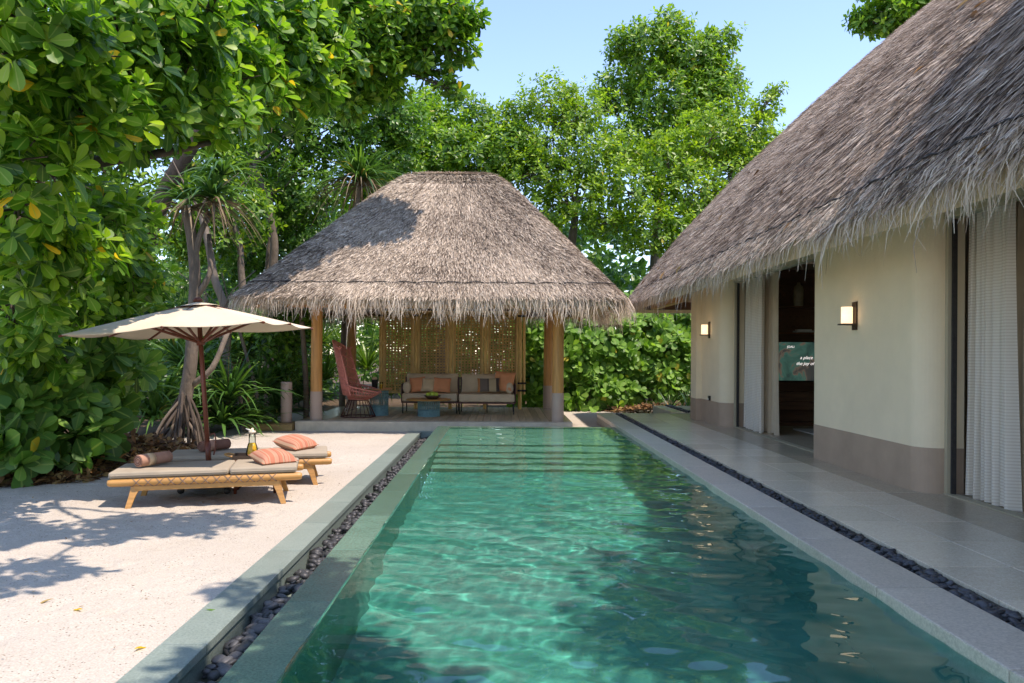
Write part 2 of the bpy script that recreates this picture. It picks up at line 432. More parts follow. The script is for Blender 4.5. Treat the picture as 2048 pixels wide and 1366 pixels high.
def tag(o, label=None, cat=None, group=None, kind=None):
    if label: o['label'] = label
    if cat: o['category'] = cat
    if group: o['group'] = group
    if kind: o['kind'] = kind
    return o
def thing(name, label, cat, loc=(0, 0, 0), rz=0, group=None):
    o = bpy.data.objects.new(name, None); o.empty_display_size = .1
    link(o); o.location = loc; o.rotation_euler = (0, 0, rz)
    return tag(o, label, cat, group)
def copy_tree(o, parent=None):
    c = o.copy(); COL.objects.link(c); c.parent = parent
    for ch in list(o.children): copy_tree(ch, c)
    return c
def stuff(o): o['kind'] = 'stuff'; return o
def bx(name, dims, mat, parent=None, bevel=0):
    return MB().box(*dims).build(name, mat, parent, bevel=bevel)
def smooth_path(pts, n=6):
    """Catmull-Rom through the points"""
    P = [Vector(p) for p in pts]; P = [P[0] * 2 - P[1]] + P + [P[-1] * 2 - P[-2]]
    out = []
    for i in range(1, len(P) - 2):
        for k in range(n):
            t = k / n; a, b, c, d = P[i - 1], P[i], P[i + 1], P[i + 2]
            out.append(.5 * ((2 * b) + (c - a) * t + (2 * a - 5 * b + 4 * c - d) * t * t + (3 * b - 3 * c + d - a) * t ** 3))
    out.append(P[-2]); return out

# ------------------------------------------------------------------ foliage helpers
def unit(v): return v / np.maximum(np.linalg.norm(v, axis=-1, keepdims=True), 1e-9)
LEAF8 = np.array([(0, 0, 0), (.42, .33, .03), (.42, 0, -.03), (.42, -.33, .03), (.78, .46, .0), (.78, 0, -.055), (.78, -.46, .0), (1, 0, -.10)])
TRI8 = np.array([(0, 2, 1), (0, 3, 2), (1, 2, 5), (1, 5, 4), (2, 3, 6), (2, 6, 5), (4, 5, 7), (5, 6, 7)])
_rows = ((.16, .17, -.01), (.38, .36, -.025), (.60, .475, -.045), (.79, .47, -.07), (.93, .29, -.092))
LEAF17 = np.array([(0, 0, 0)] + [q for t, h, z in _rows for q in ((t, h, z + .045 * h / .47), (t, 0, z), (t, -h, z + .045 * h / .47))] + [(1, 0, -.105)])
TRI17 = [(0, 2, 1), (0, 3, 2)]
for _r in range(4):
    _b = 1 + 3 * _r
    TRI17 += [(_b, _b + 1, _b + 4), (_b, _b + 4, _b + 3), (_b + 1, _b + 2, _b + 5), (_b + 1, _b + 5, _b + 4)]
TRI17 += [(13, 14, 16), (14, 15, 16)]
TRI17 = np.array(TRI17)
LEAF5 = np.array([(0, 0, 0), (.6, .42, .02), (.55, 0, -.05), (.6, -.42, .02), (1, 0, -.10)])
TRI5 = np.array([(0, 2, 1), (0, 3, 2), (1, 2, 4), (2, 3, 4)])
def rosettes(C, A, n, L, jit=.25, pitch=(35, 95)):
    """leaf frames around every cluster centre: returns origin, direction, normal, length, tint"""
    m = len(C); A = unit(A)
    ref = np.where(np.abs(A[:, 2:3]) < .9, np.array([[0, 0, 1.]]), np.array([[1., 0, 0]]))
    P = unit(np.cross(A, ref)); Q = np.cross(A, P)
    az = (np.arange(n)[None] * 2.399 + RNG.uniform(0, 6.28, (m, 1)) + RNG.normal(0, .2, (m, n)))
    pt = np.radians(np.linspace(pitch[0], pitch[1], n)[None] + RNG.normal(0, 10, (m, n)))
    r = P[:, None] * np.cos(az)[..., None] + Q[:, None] * np.sin(az)[..., None]
    D = A[:, None] * np.cos(pt)[..., None] + r * np.sin(pt)[..., None]
    D = unit(D + RNG.normal(0, .08, D.shape) - np.array([0, 0, .12]))
    N = unit(A[:, None] * np.sin(pt)[..., None] - r * np.cos(pt)[..., None] + RNG.normal(0, .15, D.shape))
    N = unit(N - D * (N * D).sum(-1, keepdims=True))
    ln = L * RNG.uniform(1 - jit, 1 + jit, (m, n)) * np.linspace(.75, 1.1, n)[None]
    O = C[:, None] + D * .015 + A[:, None] * np.linspace(.05, -.03, n)[None, :, None] * (L / .22)
    base = RNG.uniform(0, .28, (m, 1)); t = base + np.linspace(.62, .05, n)[None] + RNG.normal(0, .09, (m, n))
    t = np.clip(t, 0, .94); t = np.where(RNG.uniform(0, 1, t.shape) < .012, 1.0, t)
    f = lambda a: a.reshape(-1, *a.shape[2:])
    return [f(O), f(D), f(N), f(ln), f(t)]
def leaves_mesh(name, fr, wid, mat, parent, loc, tmpl=LEAF8, tri=TRI8):
    O, D, N, L, T = fr
    Sd = np.cross(N, D)
    W = L * wid * RNG.uniform(.85, 1.15, len(L))
    V = (O[:, None] + tmpl[None, :, 0, None] * D[:, None] * L[:, None, None]
         + tmpl[None, :, 1, None] * Sd[:, None] * W[:, None, None]
         + tmpl[None, :, 2, None] * N[:, None] * (L * RNG.uniform(.3, 1.8, len(L)))[:, None, None]) - np.array(loc)
    k = len(tmpl)
    Fc = (tri[None] + (np.arange(len(L)) * k)[:, None, None]).reshape(-1, 3)
    o = from_arrays(name, V.reshape(-1, 3), Fc, mat, parent, smooth=True, tint=np.repeat(T, k))
    rb = o.data.attributes.new('rib', 'FLOAT', 'POINT'); rb.data.foreach_set('value', np.tile((np.abs(tmpl[:, 1]) < .01).astype(np.float32), len(L)))
    return o
def blob_clusters(blobs, dens):
    """blobs: (centre, (rx,ry,rz)); dens = clusters per m2 of shell"""
    Cs, As = [], []
    for c, r in blobs:
        r = np.array(r, float); c = np.array(c, float)
        n = max(6, int(dens * 4 * math.pi * (r.mean() ** 2)))
        d = unit(RNG.normal(0, 1, (n, 3)))
        q = (.45 + .62 * RNG.uniform(0, 1, (n, 1)) ** .6) * (1 + .18 * np.sin(d[:, :1] * 5 + c[0]) * np.cos(d[:, 1:2] * 4 + c[1]))
        q = np.where(RNG.uniform(0, 1, (n, 1)) < .14, q * RNG.uniform(1.1, 1.4, (n, 1)), q)
        Cs.append(c + d * r * q)
        As.append(unit(d * .75 + np.array([0, 0, .65]) + RNG.normal(0, .3, (n, 3))))
    return np.concatenate(Cs), np.concatenate(As)
def in_frame(O):
    px = 1001 + F * O[:, 0] / np.maximum(O[:, 1], .1); py = 706 + F * (CAM_H - O[:, 2]) / np.maximum(O[:, 1], .1)
    return (O[:, 1] > .5) & (px > -20) & (px < 2068) & (py > -20) & (py < 1386)
_leaf_meshes = {}
def leaf_variant(mat, wid, k):
    key = (mat.name, wid, k)
    if key not in _leaf_meshes:
        me = bpy.data.meshes.new('leaf')
        V = LEAF17 * np.array([1, wid, .5 + .25 * k])
        me.from_pydata(V.tolist(), [], TRI17.tolist()); me.update()
        me.polygons.foreach_set('use_smooth', np.ones(len(me.polygons), dtype=bool))
        at = me.attributes.new('tint', 'FLOAT', 'POINT')
        rb = me.attributes.new('rib', 'FLOAT', 'POINT'); rb.data.foreach_set('value', (np.abs(LEAF17[:, 1]) < .01).astype(np.float32))
        at.data.foreach_set('value', np.full(17, min(.96, .08 + .15 * k) if k < 6 else 1.0, dtype=np.float32))
        me.materials.append(mat); _leaf_meshes[key] = me
    return _leaf_meshes[key]
def foliage(name, fr, wid, mat, parent, loc, single=0, tmpl=LEAF17, tri=TRI17):
    """one crown: the nearest leaves in view as objects of their own, the rest as one mesh"""
    if not single:
        return leaves_mesh(name, fr, wid, mat, parent, loc, tmpl, tri)
    O = fr[0]; dist = np.linalg.norm(O - np.array([0, 0, CAM_H]), axis=1)
    score = np.where(in_frame(O), fr[3] / dist, 0) * RNG.uniform(.8, 1.2, len(O))
    pick = np.argsort(-score)[:single]
    keep = np.ones(len(O), bool); keep[pick] = False
    rest = [a[keep] for a in fr]
    crown = leaves_mesh(name, rest, wid, mat, parent, loc, tmpl, tri)
    Lc = Vector(loc)
    for i in pick:
        d, n = Vector(fr[1][i]), Vector(fr[2][i]); sd = n.cross(d); L = float(fr[3][i])
        me = leaf_variant(mat, wid, 6 if fr[4][i] > .97 else int(min(5, fr[4][i] * 6.4)))
        o = bpy.data.objects.new('leaf', me); link(o, crown)
        o.matrix_basis = Matrix(((d.x * L, sd.x * L, n.x * L, fr[0][i][0] - Lc.x), (d.y * L, sd.y * L, n.y * L, fr[0][i][1] - Lc.y),
                                 (d.z * L, sd.z * L, n.z * L, fr[0][i][2] - Lc.z), (0, 0, 0, 1)))
    return crown
def ribbons(name, P, W, side, tint, mat, parent, smooth=False, fold=0.0):
    """P (n,k,3) centre lines, W (n,k) half widths, side (n,3)"""
    n, k, _ = P.shape
    Sd = side[:, None] * W[..., None]
    V = np.stack([P - Sd, P + Sd], axis=2).reshape(-1, 3)
    b = (np.arange(n) * 2 * k)[:, None]; j = np.arange(k - 1)[None] * 2
    q = np.stack([b + j, b + j + 1, b + j + 3, b + j + 2], axis=-1).reshape(-1, 4)
    return from_arrays(name, V, q, mat, parent, smooth=smooth, tint=np.repeat(tint, 2 * k))
def limb(mb, a, b, r0, r1, sag=.1, n=5, seed=None):
    a, b = Vector(a), Vector(b); L = (b - a).length
    mid = (a + b) / 2 + Vector((random.uniform(-1, 1), random.uniform(-1, 1), random.uniform(-.4, 1))) * sag * L
    pts = smooth_path([a, (a + mid) / 2 + Vector((random.uniform(-1, 1), random.uniform(-1, 1), 0)) * sag * L * .4, mid, b], 3)
    k = len(pts) - 1
    mb.tube(pts, [r0 + (r1 - r0) * i / k for i in range(k + 1)], n)
def head(c, n, L, drop=(.2, 1.0), up=1.0, w=.022):
    """strap leaves arching out of a point"""
    c = np.array(c, float)
    az = RNG.uniform(0, 2 * math.pi, n); el = np.radians(RNG.uniform(15, 80, n)) * up
    ln = L * RNG.uniform(.6, 1.1, n); dr = RNG.uniform(*drop, n)
    t = np.linspace(0, 1, 6)[None]
    hz = np.stack([np.cos(az), np.sin(az)], -1)
    h = ln[:, None] * (np.cos(el)[:, None] * t + .18 * dr[:, None] * t * t * (np.sin(el)[:, None]))
    z = ln[:, None] * (np.sin(el)[:, None] * t - dr[:, None] * .75 * t ** 2.2)
    P = np.stack([c[0] + h * hz[:, :1], c[1] + h * hz[:, 1:], c[2] + z], -1)
    side = np.stack([-np.sin(az), np.cos(az), RNG.normal(0, .35, n)], -1); side = unit(side)
    W = w * np.array([.8, 1, .95, .8, .5, .06])[None] * RNG.uniform(.7, 1.2, n)[:, None]
    return P, W, side, np.clip(RNG.normal(.45, .25, n), 0, 1)
def heads_mesh(name, hs, mat, parent, loc, floor=.02):
    P = np.concatenate([h[0] for h in hs]); P[..., 2] = np.maximum(P[..., 2], floor)
    return ribbons(name, P - np.array(loc), np.concatenate([h[1] for h in hs]), np.concatenate([h[2] for h in hs]),
                   np.concatenate([h[3] for h in hs]), mat, parent, smooth=True)

# ================================================================== SETTING
Z_W, Z_T, Z_D = .155, .221, .186            # water, terrace and deck levels above the sand
X_CO, X_CI, X_LO, X_LI = -1.775, -1.53, -1.18, -.935   # left coping, pebble trough, wet ledge
X_RC, X_RP, X_RT, X_BAND, X_WALL, X_DOOR = 2.165, 2.54, 2.72, 3.74, 4.05, 4.29
Y_POOL, Y_DECK = 15.18, 15.73

def sand_ground():
    V, Q = [], []
    nx, ny = 190, 430
    xs = np.linspace(-9.5, X_CO, nx + 1); ys = np.linspace(-1.0, Y_DECK, ny + 1)
    X, Y = np.meshgrid(xs, ys)
    z = (np.sin(X * 2.1 + np.sin(Y * 1.3) * 1.5) * np.cos(Y * 1.7 + X * .6) * .016
         + np.sin(X * 6.3 + Y * 2.2) * np.sin(Y * 5.1 - X * 1.9) * .006
         + np.sin(X * 13.7 + 2 * np.sin(Y * 3.1)) * np.cos(Y * 11.9 + 2 * np.sin(X * 4.1)) * .004 + RNG.normal(0, .0015, X.shape))
    fr_ = np.random.default_rng(21)
    for _ in range(34):
        fx, fy = fr_.uniform(-5.5, -2.0), fr_.uniform(2.6, 14.5); hd = fr_.uniform(0, 6.28)
        for st in range(5):
            sx_ = fx + math.cos(hd) * .62 * st + (-1) ** st * .09 * -math.sin(hd); sy_ = fy + math.sin(hd) * .62 * st + (-1) ** st * .09 * math.cos(hd)
            u = (X - sx_) * math.cos(hd) + (Y - sy_) * math.sin(hd); v = -(X - sx_) * math.sin(hd) + (Y - sy_) * math.cos(hd)
            q = (u / .14) ** 2 + (v / .055) ** 2
            z = z - .012 * np.exp(-q * 1.2) + .006 * np.exp(-(np.sqrt(q) - 1.35) ** 2 * 6)
    fade = np.clip((X_CO - X) / .5, 0, 1) * np.clip((Y_DECK - Y) / .6, 0, 1) * np.clip((X + 9.5) / .6, 0, 1) * np.clip((Y + 1) / .5, 0, 1)
    z = (z - .004) * fade
    V = np.stack([X, Y, z], -1).reshape(-1, 3)
    i, j = np.meshgrid(np.arange(nx), np.arange(ny)); a = (j * (nx + 1) + i).ravel()
    q = np.stack([a, a + 1, a + nx + 2, a + nx + 1], -1)
    B = 420.0; k = len(V)
    # outer sheet: left strip, back, right, behind the camera
    R = [(-B, -9.5, -B, B), (-9.5, 16.0, Y_DECK, B), (16.0, B, -B, B), (-9.5, X_CO, -B, -1.0), (X_CO, 16.0, -B, -4.0), (X_CO, X_LO, 15.55, Y_DECK), (X_LO, 2.72, 15.2, Y_DECK)]
    V2, q2 = [], []
    for x0, x1, y0, y1 in R:
        b = k + len(V2); V2 += [(x0, y0, 0), (x1, y0, 0), (x1, y1, 0), (x0, y1, 0)]; q2.append((b, b + 1, b + 2, b + 3))
    o = from_arrays('sand_ground', np.concatenate([V, np.array(V2)]), np.concatenate([q, np.array(q2)]), M['sand'], smooth=True)
    return tag(o, kind='structure')
sand_ground()
def soil_patch(name, pts, z):
    n = 40; c = np.mean(pts, axis=0)
    me = MB().add([(p[0], p[1], z) for p in pts], [tuple(range(len(pts)))])
    return tag(me.build(name, M['soil']), kind='structure')
soil_patch('forest_soil', [(-400, 5), (-6.4, 8.2), (-6.0, 10.2), (-6.4, 13.5), (-5.4, 15.4), (-5.2, 20.5), (-2, 21.6), (1.6, 22.6), (5, 22.3), (16, 22.5), (400, 30), (400, 400), (-400, 400)], .012)

# pool shell
Z_F = -1.05
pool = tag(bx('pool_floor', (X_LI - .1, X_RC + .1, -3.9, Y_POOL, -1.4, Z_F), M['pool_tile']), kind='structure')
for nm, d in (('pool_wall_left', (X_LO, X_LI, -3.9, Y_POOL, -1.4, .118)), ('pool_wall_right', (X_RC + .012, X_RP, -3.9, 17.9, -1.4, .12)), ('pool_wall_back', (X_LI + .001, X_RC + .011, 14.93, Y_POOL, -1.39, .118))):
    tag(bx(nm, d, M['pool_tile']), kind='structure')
steps = tag(MB().box(X_LI + .002, X_RC + .010, 12.42, 14.929, Z_F + .001, -.04).build('pool_steps', M['shallow_tint_tile'], bevel=.01), kind='structure')
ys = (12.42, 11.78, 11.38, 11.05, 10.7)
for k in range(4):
    MB().box(X_LI + .003 + k * .0007, X_RC + .009 - k * .0007, ys[k + 1], ys[k] - .001, Z_F + .002, -.04 - .2 * (k + 1)).build('step', M['shallow_tint_tile'], steps, bevel=.01)
# water body: a rippled top and plain sides
def water():
    x0, x1, y0, y1 = X_LI - .004, X_RC + .01, -3.8, 14.935
    xs = np.linspace(x0, x1, 120); ys_ = np.concatenate([np.linspace(y0, 2.2, 30), np.linspace(2.2, y1, 520)[1:]])
    X, Y = np.meshgrid(xs, ys_); Z = np.zeros_like(X); rr = np.random.default_rng(5)
    for lam, amp, k in ((1.2, .0045, 6), (.5, .0034, 9), (.22, .0014, 14), (.11, .0005, 12)):
        for _ in range(k):
            th = rr.normal(math.pi / 2, .75); q = 2 * math.pi / (lam * rr.uniform(.75, 1.3))
            Z += amp / math.sqrt(k) * 1.4 * np.sin(q * (X * math.cos(th) + Y * math.sin(th)) + rr.uniform(0, 6.28))
    patch = .45 + .55 * (.5 + .5 * np.sin(X * .9 + 1.2 * np.sin(Y * .45)) * np.cos(Y * .7 + .5))
    edge = np.clip((X - X_LI) / .4, .15, 1)
    Z = Z_W + .001 + Z * patch * edge * np.clip(1.25 - Y / 16, .3, 1)
    ny, nx = X.shape
    V = np.stack([X, Y, Z], -1).reshape(-1, 3)
    i, j = np.meshgrid(np.arange(nx - 1), np.arange(ny - 1)); a = (j * nx + i).ravel()
    q = np.stack([a, a + 1, a + nx + 1, a + nx], -1)
    per = list(range(nx)) + [r * nx + nx - 1 for r in range(1, ny)] + [(ny - 1) * nx + c for c in range(nx - 2, -1, -1)] + [r * nx for r in range(ny - 2, 0, -1)]
    k = len(V); low = V[per].copy(); low[:, 2] = -1.25; V = np.concatenate([V, low]); n = len(per)
    sd = np.array([(per[i], k + i, k + (i + 1) % n, per[(i + 1) % n]) for i in range(n)])
    c = len(V); V = np.concatenate([V, [[0, 5, -1.25]]]); bt = np.array([(c, k + (i + 1) % n, k + i) for i in range(n)])
    o = from_arrays('pool_water', V, [q, sd, bt], M['water'], smooth=False)
    sm = np.zeros(len(o.data.polygons), dtype=bool); sm[:len(q)] = True; o.data.polygons.foreach_set('use_smooth', sm)
    return tag(o, kind='structure')
wat = water()
wat.cycles.is_caustics_caster = True
sl.cycles.is_caustics_light = True
# wet ledge slabs round the pool
ledge = tag(bx('pool_ledge', (X_LO + .01, X_LI - .01, -3.9, Y_POOL - .01, .119, .125), M['grout']), kind='structure')
y = -3.8
k = 0
while y < Y_POOL - .02:
    y1 = min(Y_POOL, y + 1.18)
    MB().box(X_LO, X_LI, y, y1 - .004, .125, .1565).build('slab', M['ledge_stone'], ledge, bevel=.003)
    y += 1.18
for x in np.arange(X_LI + .004, X_RC - .02, .8):
    MB().box(x, min(X_RC + .008, x + .796), 14.93, Y_POOL, .125, .1560).build('slab', M['ledge_stone'], ledge, bevel=.003)
# left coping and pebble trough
tr = tag(MB().box(X_CI - .20, X_LO, -3.9, 15.54, -.40, -.24).box(X_CI - .20, X_CI - .012, -3.9, 15.54, -.239, -.045).build('pebble_trough', M['green_stone']), kind='structure')
cp = tag(bx('sand_side_coping', (X_CO + .02, X_CI - .03, -3.9, 15.53, -.044, -.036), M['grout']), kind='structure')
y = -3.8
while y < 15.5:
    y1 = min(15.54, y + 1.0)
    MB().box(X_CO, X_CI, y, y1 - .008, -.036, .014 + random.uniform(-.001, .001)).build('slab', M['green_stone'], cp, bevel=.004)
    y += 1.0
MB().box(X_CO, X_LO - .005, 15.541, 15.72, -.2, .012).build('slab', M['green_stone'], cp, bevel=.004)
# terrace
ter = tag(MB().box(X_RT, 4.30, -3.9, 17.93, -.2, Z_T - .03).box(X_RP, X_RT, -3.9, 17.93, -.2, .10).build('terrace', M['grout']), kind='structure')
rows = 27; rl = 17.93 / rows * 1.0
y = -3.8; r = 0
while y < 17.9:
    y1 = min(17.93, y + .68)
    for (x0, x1) in ((X_RT, X_RT + .51), (X_RT + .51, X_BAND)):
        MB().box(x0 + .0035, x1 - .0035, y + .0035, y1 - .0035, Z_T - .029, Z_T + random.uniform(-.0012, .0008)).build('tile', M['terrazzo'], ter, bevel=.002, seg=1)
    MB().box(X_BAND + .002, 4.30, y + .002, y1 - .002, Z_T - .029, Z_T + random.uniform(-.001, .001)).build('band_stone', M['band'], ter, bevel=.002, seg=1)
    y += .68
rc = tag(bx('pool_side_coping', (X_RC + .02, X_RP - .004, -3.9, 17.93, .12, .128), M['grout']), kind='structure')
y = -3.8
while y < 17.9:
    y1 = min(17.93, y + 1.2)
    MB().box(X_RC, X_RP, y, y1 - .007, .1285, Z_T + random.uniform(-.0008, .0008)).build('slab', M['coping'], rc, bevel=.012)
    y += 1.2
MB().box(X_RC + .001, X_RP, 15.2, 17.929, -.05, .1275).build('end_wall', M['path_edge'], rc)
MB().box(X_RC + .5, 4.3, 17.932, 17.96, -.05, Z_T - .004).build('end_wall', M['path_edge'], rc)
t2 = tag(MB().box(3.93, 12, 18.35, 20.6, -.05, Z_T - .02).build('entry_terrace', M['path_edge']), kind='structure')
MB().box(3.93, 4.22, 18.35, 20.6, Z_T - .0195, Z_T).build('slab', M['terrazzo'], t2, bevel=.004)
MB().box(4.42, 5.6, 18.35, 20.6, Z_T - .0195, Z_T).build('slab', M['terrazzo'], t2, bevel=.004)
tag(bx('room_floor', (4.302, 12, -3.9, 15.3, -.1, Z_T - .002), M['band']), kind='structure')

# pebbles: near ones single, the far rest one mesh
def pebble_shape(seed, sub=2):
    bm = bmesh.new(); bmesh.ops.create_icosphere(bm, subdivisions=sub, radius=1)
    rr = random.Random(seed); ph = [rr.uniform(0, 6.28) for _ in range(6)]
    for v in bm.verts:
        p = v.co.copy()
        k = 1 + .10 * math.sin(p.x * 2.2 + ph[0]) + .08 * math.sin(p.y * 2.7 + ph[1]) + .06 * math.sin(p.z * 3.1 + p.x * 2 + ph[2])
        v.co = Vector((p.x * k, p.y * k * (.68 + .1 * math.sin(ph[3])), p.z * k * (.46 + .08 * math.sin(ph[4]))))
    V = np.array([v.co[:] for v in bm.verts]); Fc = np.array([[v.index for v in f.verts] for f in bm.faces]); bm.free()
    return V, Fc
SHAPES = [pebble_shape(i) for i in range(7)]
COARSE = [pebble_shape(i, 1) for i in range(7)]
def pebbles(parent, x0, x1, y0, y1, z, size, per_m2, mat, single, seed):
    rr = np.random.default_rng(seed)
    n = int((x1 - x0) * (y1 - y0) * per_m2)
    X = rr.uniform(x0 + size * .6, x1 - size * .6, n); Y = rr.uniform(y0, y1, n)
    sz = size * rr.uniform(.65, 1.45, n); Z = z + rr.uniform(0, .85, n) * size
    rot = [Matrix.Rotation(a, 3, 'Z') @ Matrix.Rotation(b, 3, 'X') @ Matrix.Rotation(c, 3, 'Y') for a, b, c in zip(rr.uniform(0, 6.28, n), rr.normal(0, .35, n), rr.normal(0, .35, n))]
    order = np.argsort(np.where(Y > 3.0, Y, 1e3 - Y)); order = order[:single] if single else []
    mes = []
    if single:
        for V, Fc in SHAPES:
            me = bpy.data.meshes.new('pebble'); me.from_pydata(V.tolist(), [], Fc.tolist()); me.update()
            me.polygons.foreach_set('use_smooth', np.ones(len(Fc), dtype=bool)); me.materials.append(mat); mes.append(me)
    sel = set(int(i) for i in order)
    for i in sel:
        o = bpy.data.objects.new('pebble', mes[i % 7]); link(o, parent)
        o.matrix_basis = Matrix.Translation((X[i], Y[i], Z[i])) @ rot[i].to_4x4() @ Matrix.Diagonal((sz[i], sz[i], sz[i], 1))
    VV, FF, k = [], [], 0
    for i in range(n):
        if i in sel: continue
        V, Fc = COARSE[i % 7]
        VV.append((V * sz[i]) @ np.array(rot[i]).T + np.array([X[i], Y[i], Z[i]])); FF.append(Fc + k); k += len(V)
    stuff(from_arrays('pebble_fill', np.concatenate(VV), np.concatenate(FF), mat, parent, smooth=True))
pebbles(tr, X_CI - .005, X_LO - .005, 1.5, 15.5, -.125, .043, 330, M['pebble_mix'], 300, 3)
pebbles(ter, X_RP + .003, X_RT - .003, 1.5, 17.9, .172, .033, 640, M['pebble'], 300, 4)
pebbles(t2, 4.225, 4.415, 18.4, 20.5, Z_T - .01, .035, 420, M['pebble'], 0, 5)

# ================================================================== THATCH
def rr_ring(cx, cy, a, b, r, z, k=5):
    r = max(.02, min(r, a * .98, b * .98)); pts = []
    for qx, qy, a0 in ((1, 1, 0), (-1, 1, 90), (-1, -1, 180), (1, -1, 270)):
        for i in range(k):
            t = rad(a0 + 90 * i / (k - 1)); pts.append((cx + qx * (a - r) + r * math.cos(t), cy + qy * (b - r) + r * math.sin(t), z))
    return pts
def thatch_roof(parent, levels, loc, n_str, n_fr, wid, slen, flen, mats, cull=True, thick=.22):
    """levels: rings from eave to ridge, (m,N,3)"""
    Rg = np.array(levels, float); m, N, _ = Rg.shape; loc = np.array(loc)
    V = (Rg - loc).reshape(-1, 3).tolist(); f = []
    for j in range(m - 1):
        for i in range(N):
            i2 = (i + 1) % N; f.append((j * N + i, j * N + i2, (j + 1) * N + i2, (j + 1) * N + i))
    f.append(tuple((m - 1) * N + i for i in range(N)))
    # underside
    cen = Rg[:, :, :2].mean(axis=1, keepdims=True)
    inn = Rg.copy(); inn[..., :2] = cen + (Rg[..., :2] - cen) * .93; inn[..., 2] -= thick * 1.3
    inn[0] = Rg[0]; inn[0, :, 2] -= thick
    inn[0, :, :2] = cen[0] + (Rg[0, :, :2] - cen[0]) * .985
    roof = MB().add(V, f).build('roof', M['thatch_base'], parent, smooth=False)
    V = (Rg[0] - loc).tolist(); b = N; f = []
    V += (inn - loc).reshape(-1, 3).tolist()
    for i in range(N):
        i2 = (i + 1) % N; f.append((i2, i, b + i, b + i2))
    for j in range(m - 1):
        for i in range(N):
            i2 = (i + 1) % N; f.append((b + j * N + i2, b + j * N + i, b + (j + 1) * N + i, b + (j + 1) * N + i2))
    MB().add(V, f).build('lining', M['lining'], roof, smooth=False)
    # strands
    A = Rg[:-1]; Bn = np.roll(Rg, -1, axis=1)[:-1]; Cn = np.roll(Rg, -1, axis=1)[1:]; D = Rg[1:]
    Nrm = np.cross(Bn - A, D - A); area = np.linalg.norm(Nrm, axis=-1) + np.linalg.norm(np.cross(Cn - Bn, D - Bn), axis=-1)
    Nrm = np.cross((Bn - A) + (Cn - D), (D - A) + (Cn - Bn)); Nrm = unit(Nrm)
    mid = (A + Bn + Cn + D) / 4; view = unit(np.array([0, 0, CAM_H]) - mid)
    vis = (Nrm * view).sum(-1) > -.12
    dist = np.linalg.norm(mid - np.array([0, 0, CAM_H]), axis=-1)
    p = (area * (vis if cull else 1) / dist ** .8).ravel(); p = p / p.sum()
    idx = RNG.choice(len(p), n_str, p=p); j, i = np.unravel_index(idx, area.shape)
    u, v = RNG.uniform(0, 1, (2, n_str, 1))
    a, b2, c2, d2 = A[j, i], Bn[j, i], Cn[j, i], D[j, i]
    P0 = (a * (1 - u) + b2 * u) * (1 - v) + (d2 * (1 - u) + c2 * u) * v
    dn = unit((a * (1 - u) + b2 * u) - (d2 * (1 - u) + c2 * u)); nn = Nrm[j, i]; sd = unit(np.cross(nn, dn))
    dn = unit(dn + sd * RNG.normal(0, .19, (n_str, 1)))
    L = slen * RNG.uniform(.6, 1.3, (n_str, 1)) * np.where(j[:, None] >= m - 3, .4, 1.0); lift = RNG.uniform(.01, .055, (n_str, 1))
    t = np.array([0, .5, 1.0])[None, :, None]
    P = P0[:, None] + dn[:, None] * (L[:, None] * t) + nn[:, None] * (.01 + lift[:, None] * t ** 1.5) + sd[:, None] * (RNG.normal(0, .012, (n_str, 1, 1)) * t * t)
    W = wid * RNG.uniform(.5, 1.3, (n_str, 1)) * np.array([[1, .9, .45]])
    tw = unit(sd + nn * RNG.normal(0, .35, (n_str, 1)))
    tint = np.clip(RNG.normal(.5, .3, n_str) + .12 * np.sin(P0[:, 1] * 2.3 + P0[:, 0] * 1.7) * np.cos(P0[:, 2] * 3.1) + .13 * np.sin(P0[:, 1] * 9.1 + 3 * np.sin(P0[:, 0] * 2.7)) * np.sin(P0[:, 2] * 6.3 + P0[:, 0] * 8) - .12 * (np.sin(P0[:, 1] * .8 + P0[:, 0] * 1.1) > .55), 0, 1)
    stuff(ribbons('thatch', P - loc, W, tw, tint, mats[0], roof))
    # eave fringe
    E0, E1 = Rg[0], np.roll(Rg[0], -1, axis=0); U0, U1 = Rg[1], np.roll(Rg[1], -1, axis=0)
    sl_ = np.linalg.norm(E1 - E0, axis=-1); em = (E0 + E1) / 2
    wgt = sl_ / np.linalg.norm(em - np.array([0, 0, CAM_H]), axis=-1) ** .9
    if cull: wgt = wgt * np.where((em[:, 1] > -1), 1, .02)
    i = RNG.choice(N, n_fr, p=wgt / wgt.sum()); u = RNG.uniform(0, 1, (n_fr, 1)); v = RNG.uniform(-.02, 1, (n_fr, 1))
    e = E0[i] * (1 - u) + E1[i] * u; q = U0[i] * (1 - u) + U1[i] * u
    dn = unit(e - q); up_len = np.linalg.norm(e - q, axis=-1, keepdims=True)
    v = v * np.minimum(1, .36 / up_len)
    out = unit(np.cross(np.cross(dn, np.array([0, 0, 1.0])), dn)); nn = unit(np.cross(E1[i] - E0[i], q - e))
    sd = unit(np.cross(nn, dn))
    P0 = e + (q - e) * v - np.array([0, 0, 1]) * np.where(v < .01, RNG.uniform(0, thick, (n_fr, 1)), 0)
    L = flen * RNG.uniform(.35, 1.3, (n_fr, 1)) * (1 + .22 * np.sin((e[:, :1] + e[:, 1:2]) * 5.3) * np.sin((e[:, :1] - e[:, 1:2]) * 2.1 + 1)); L = np.where(RNG.uniform(0, 1, L.shape) < .05, L * 1.3, L)
    t = np.array([0, .3, .65, 1.0])[None, :, None]
    cl = np.sin(e[:, :1] * 17 + np.sin(e[:, 1:2] * 11) * 2) * np.cos(e[:, 1:2] * 15)
    dn2 = unit(dn + sd * (RNG.normal(0, .27, (n_fr, 1)) + .22 * cl) + nn * RNG.uniform(-.08, .45, (n_fr, 1)))
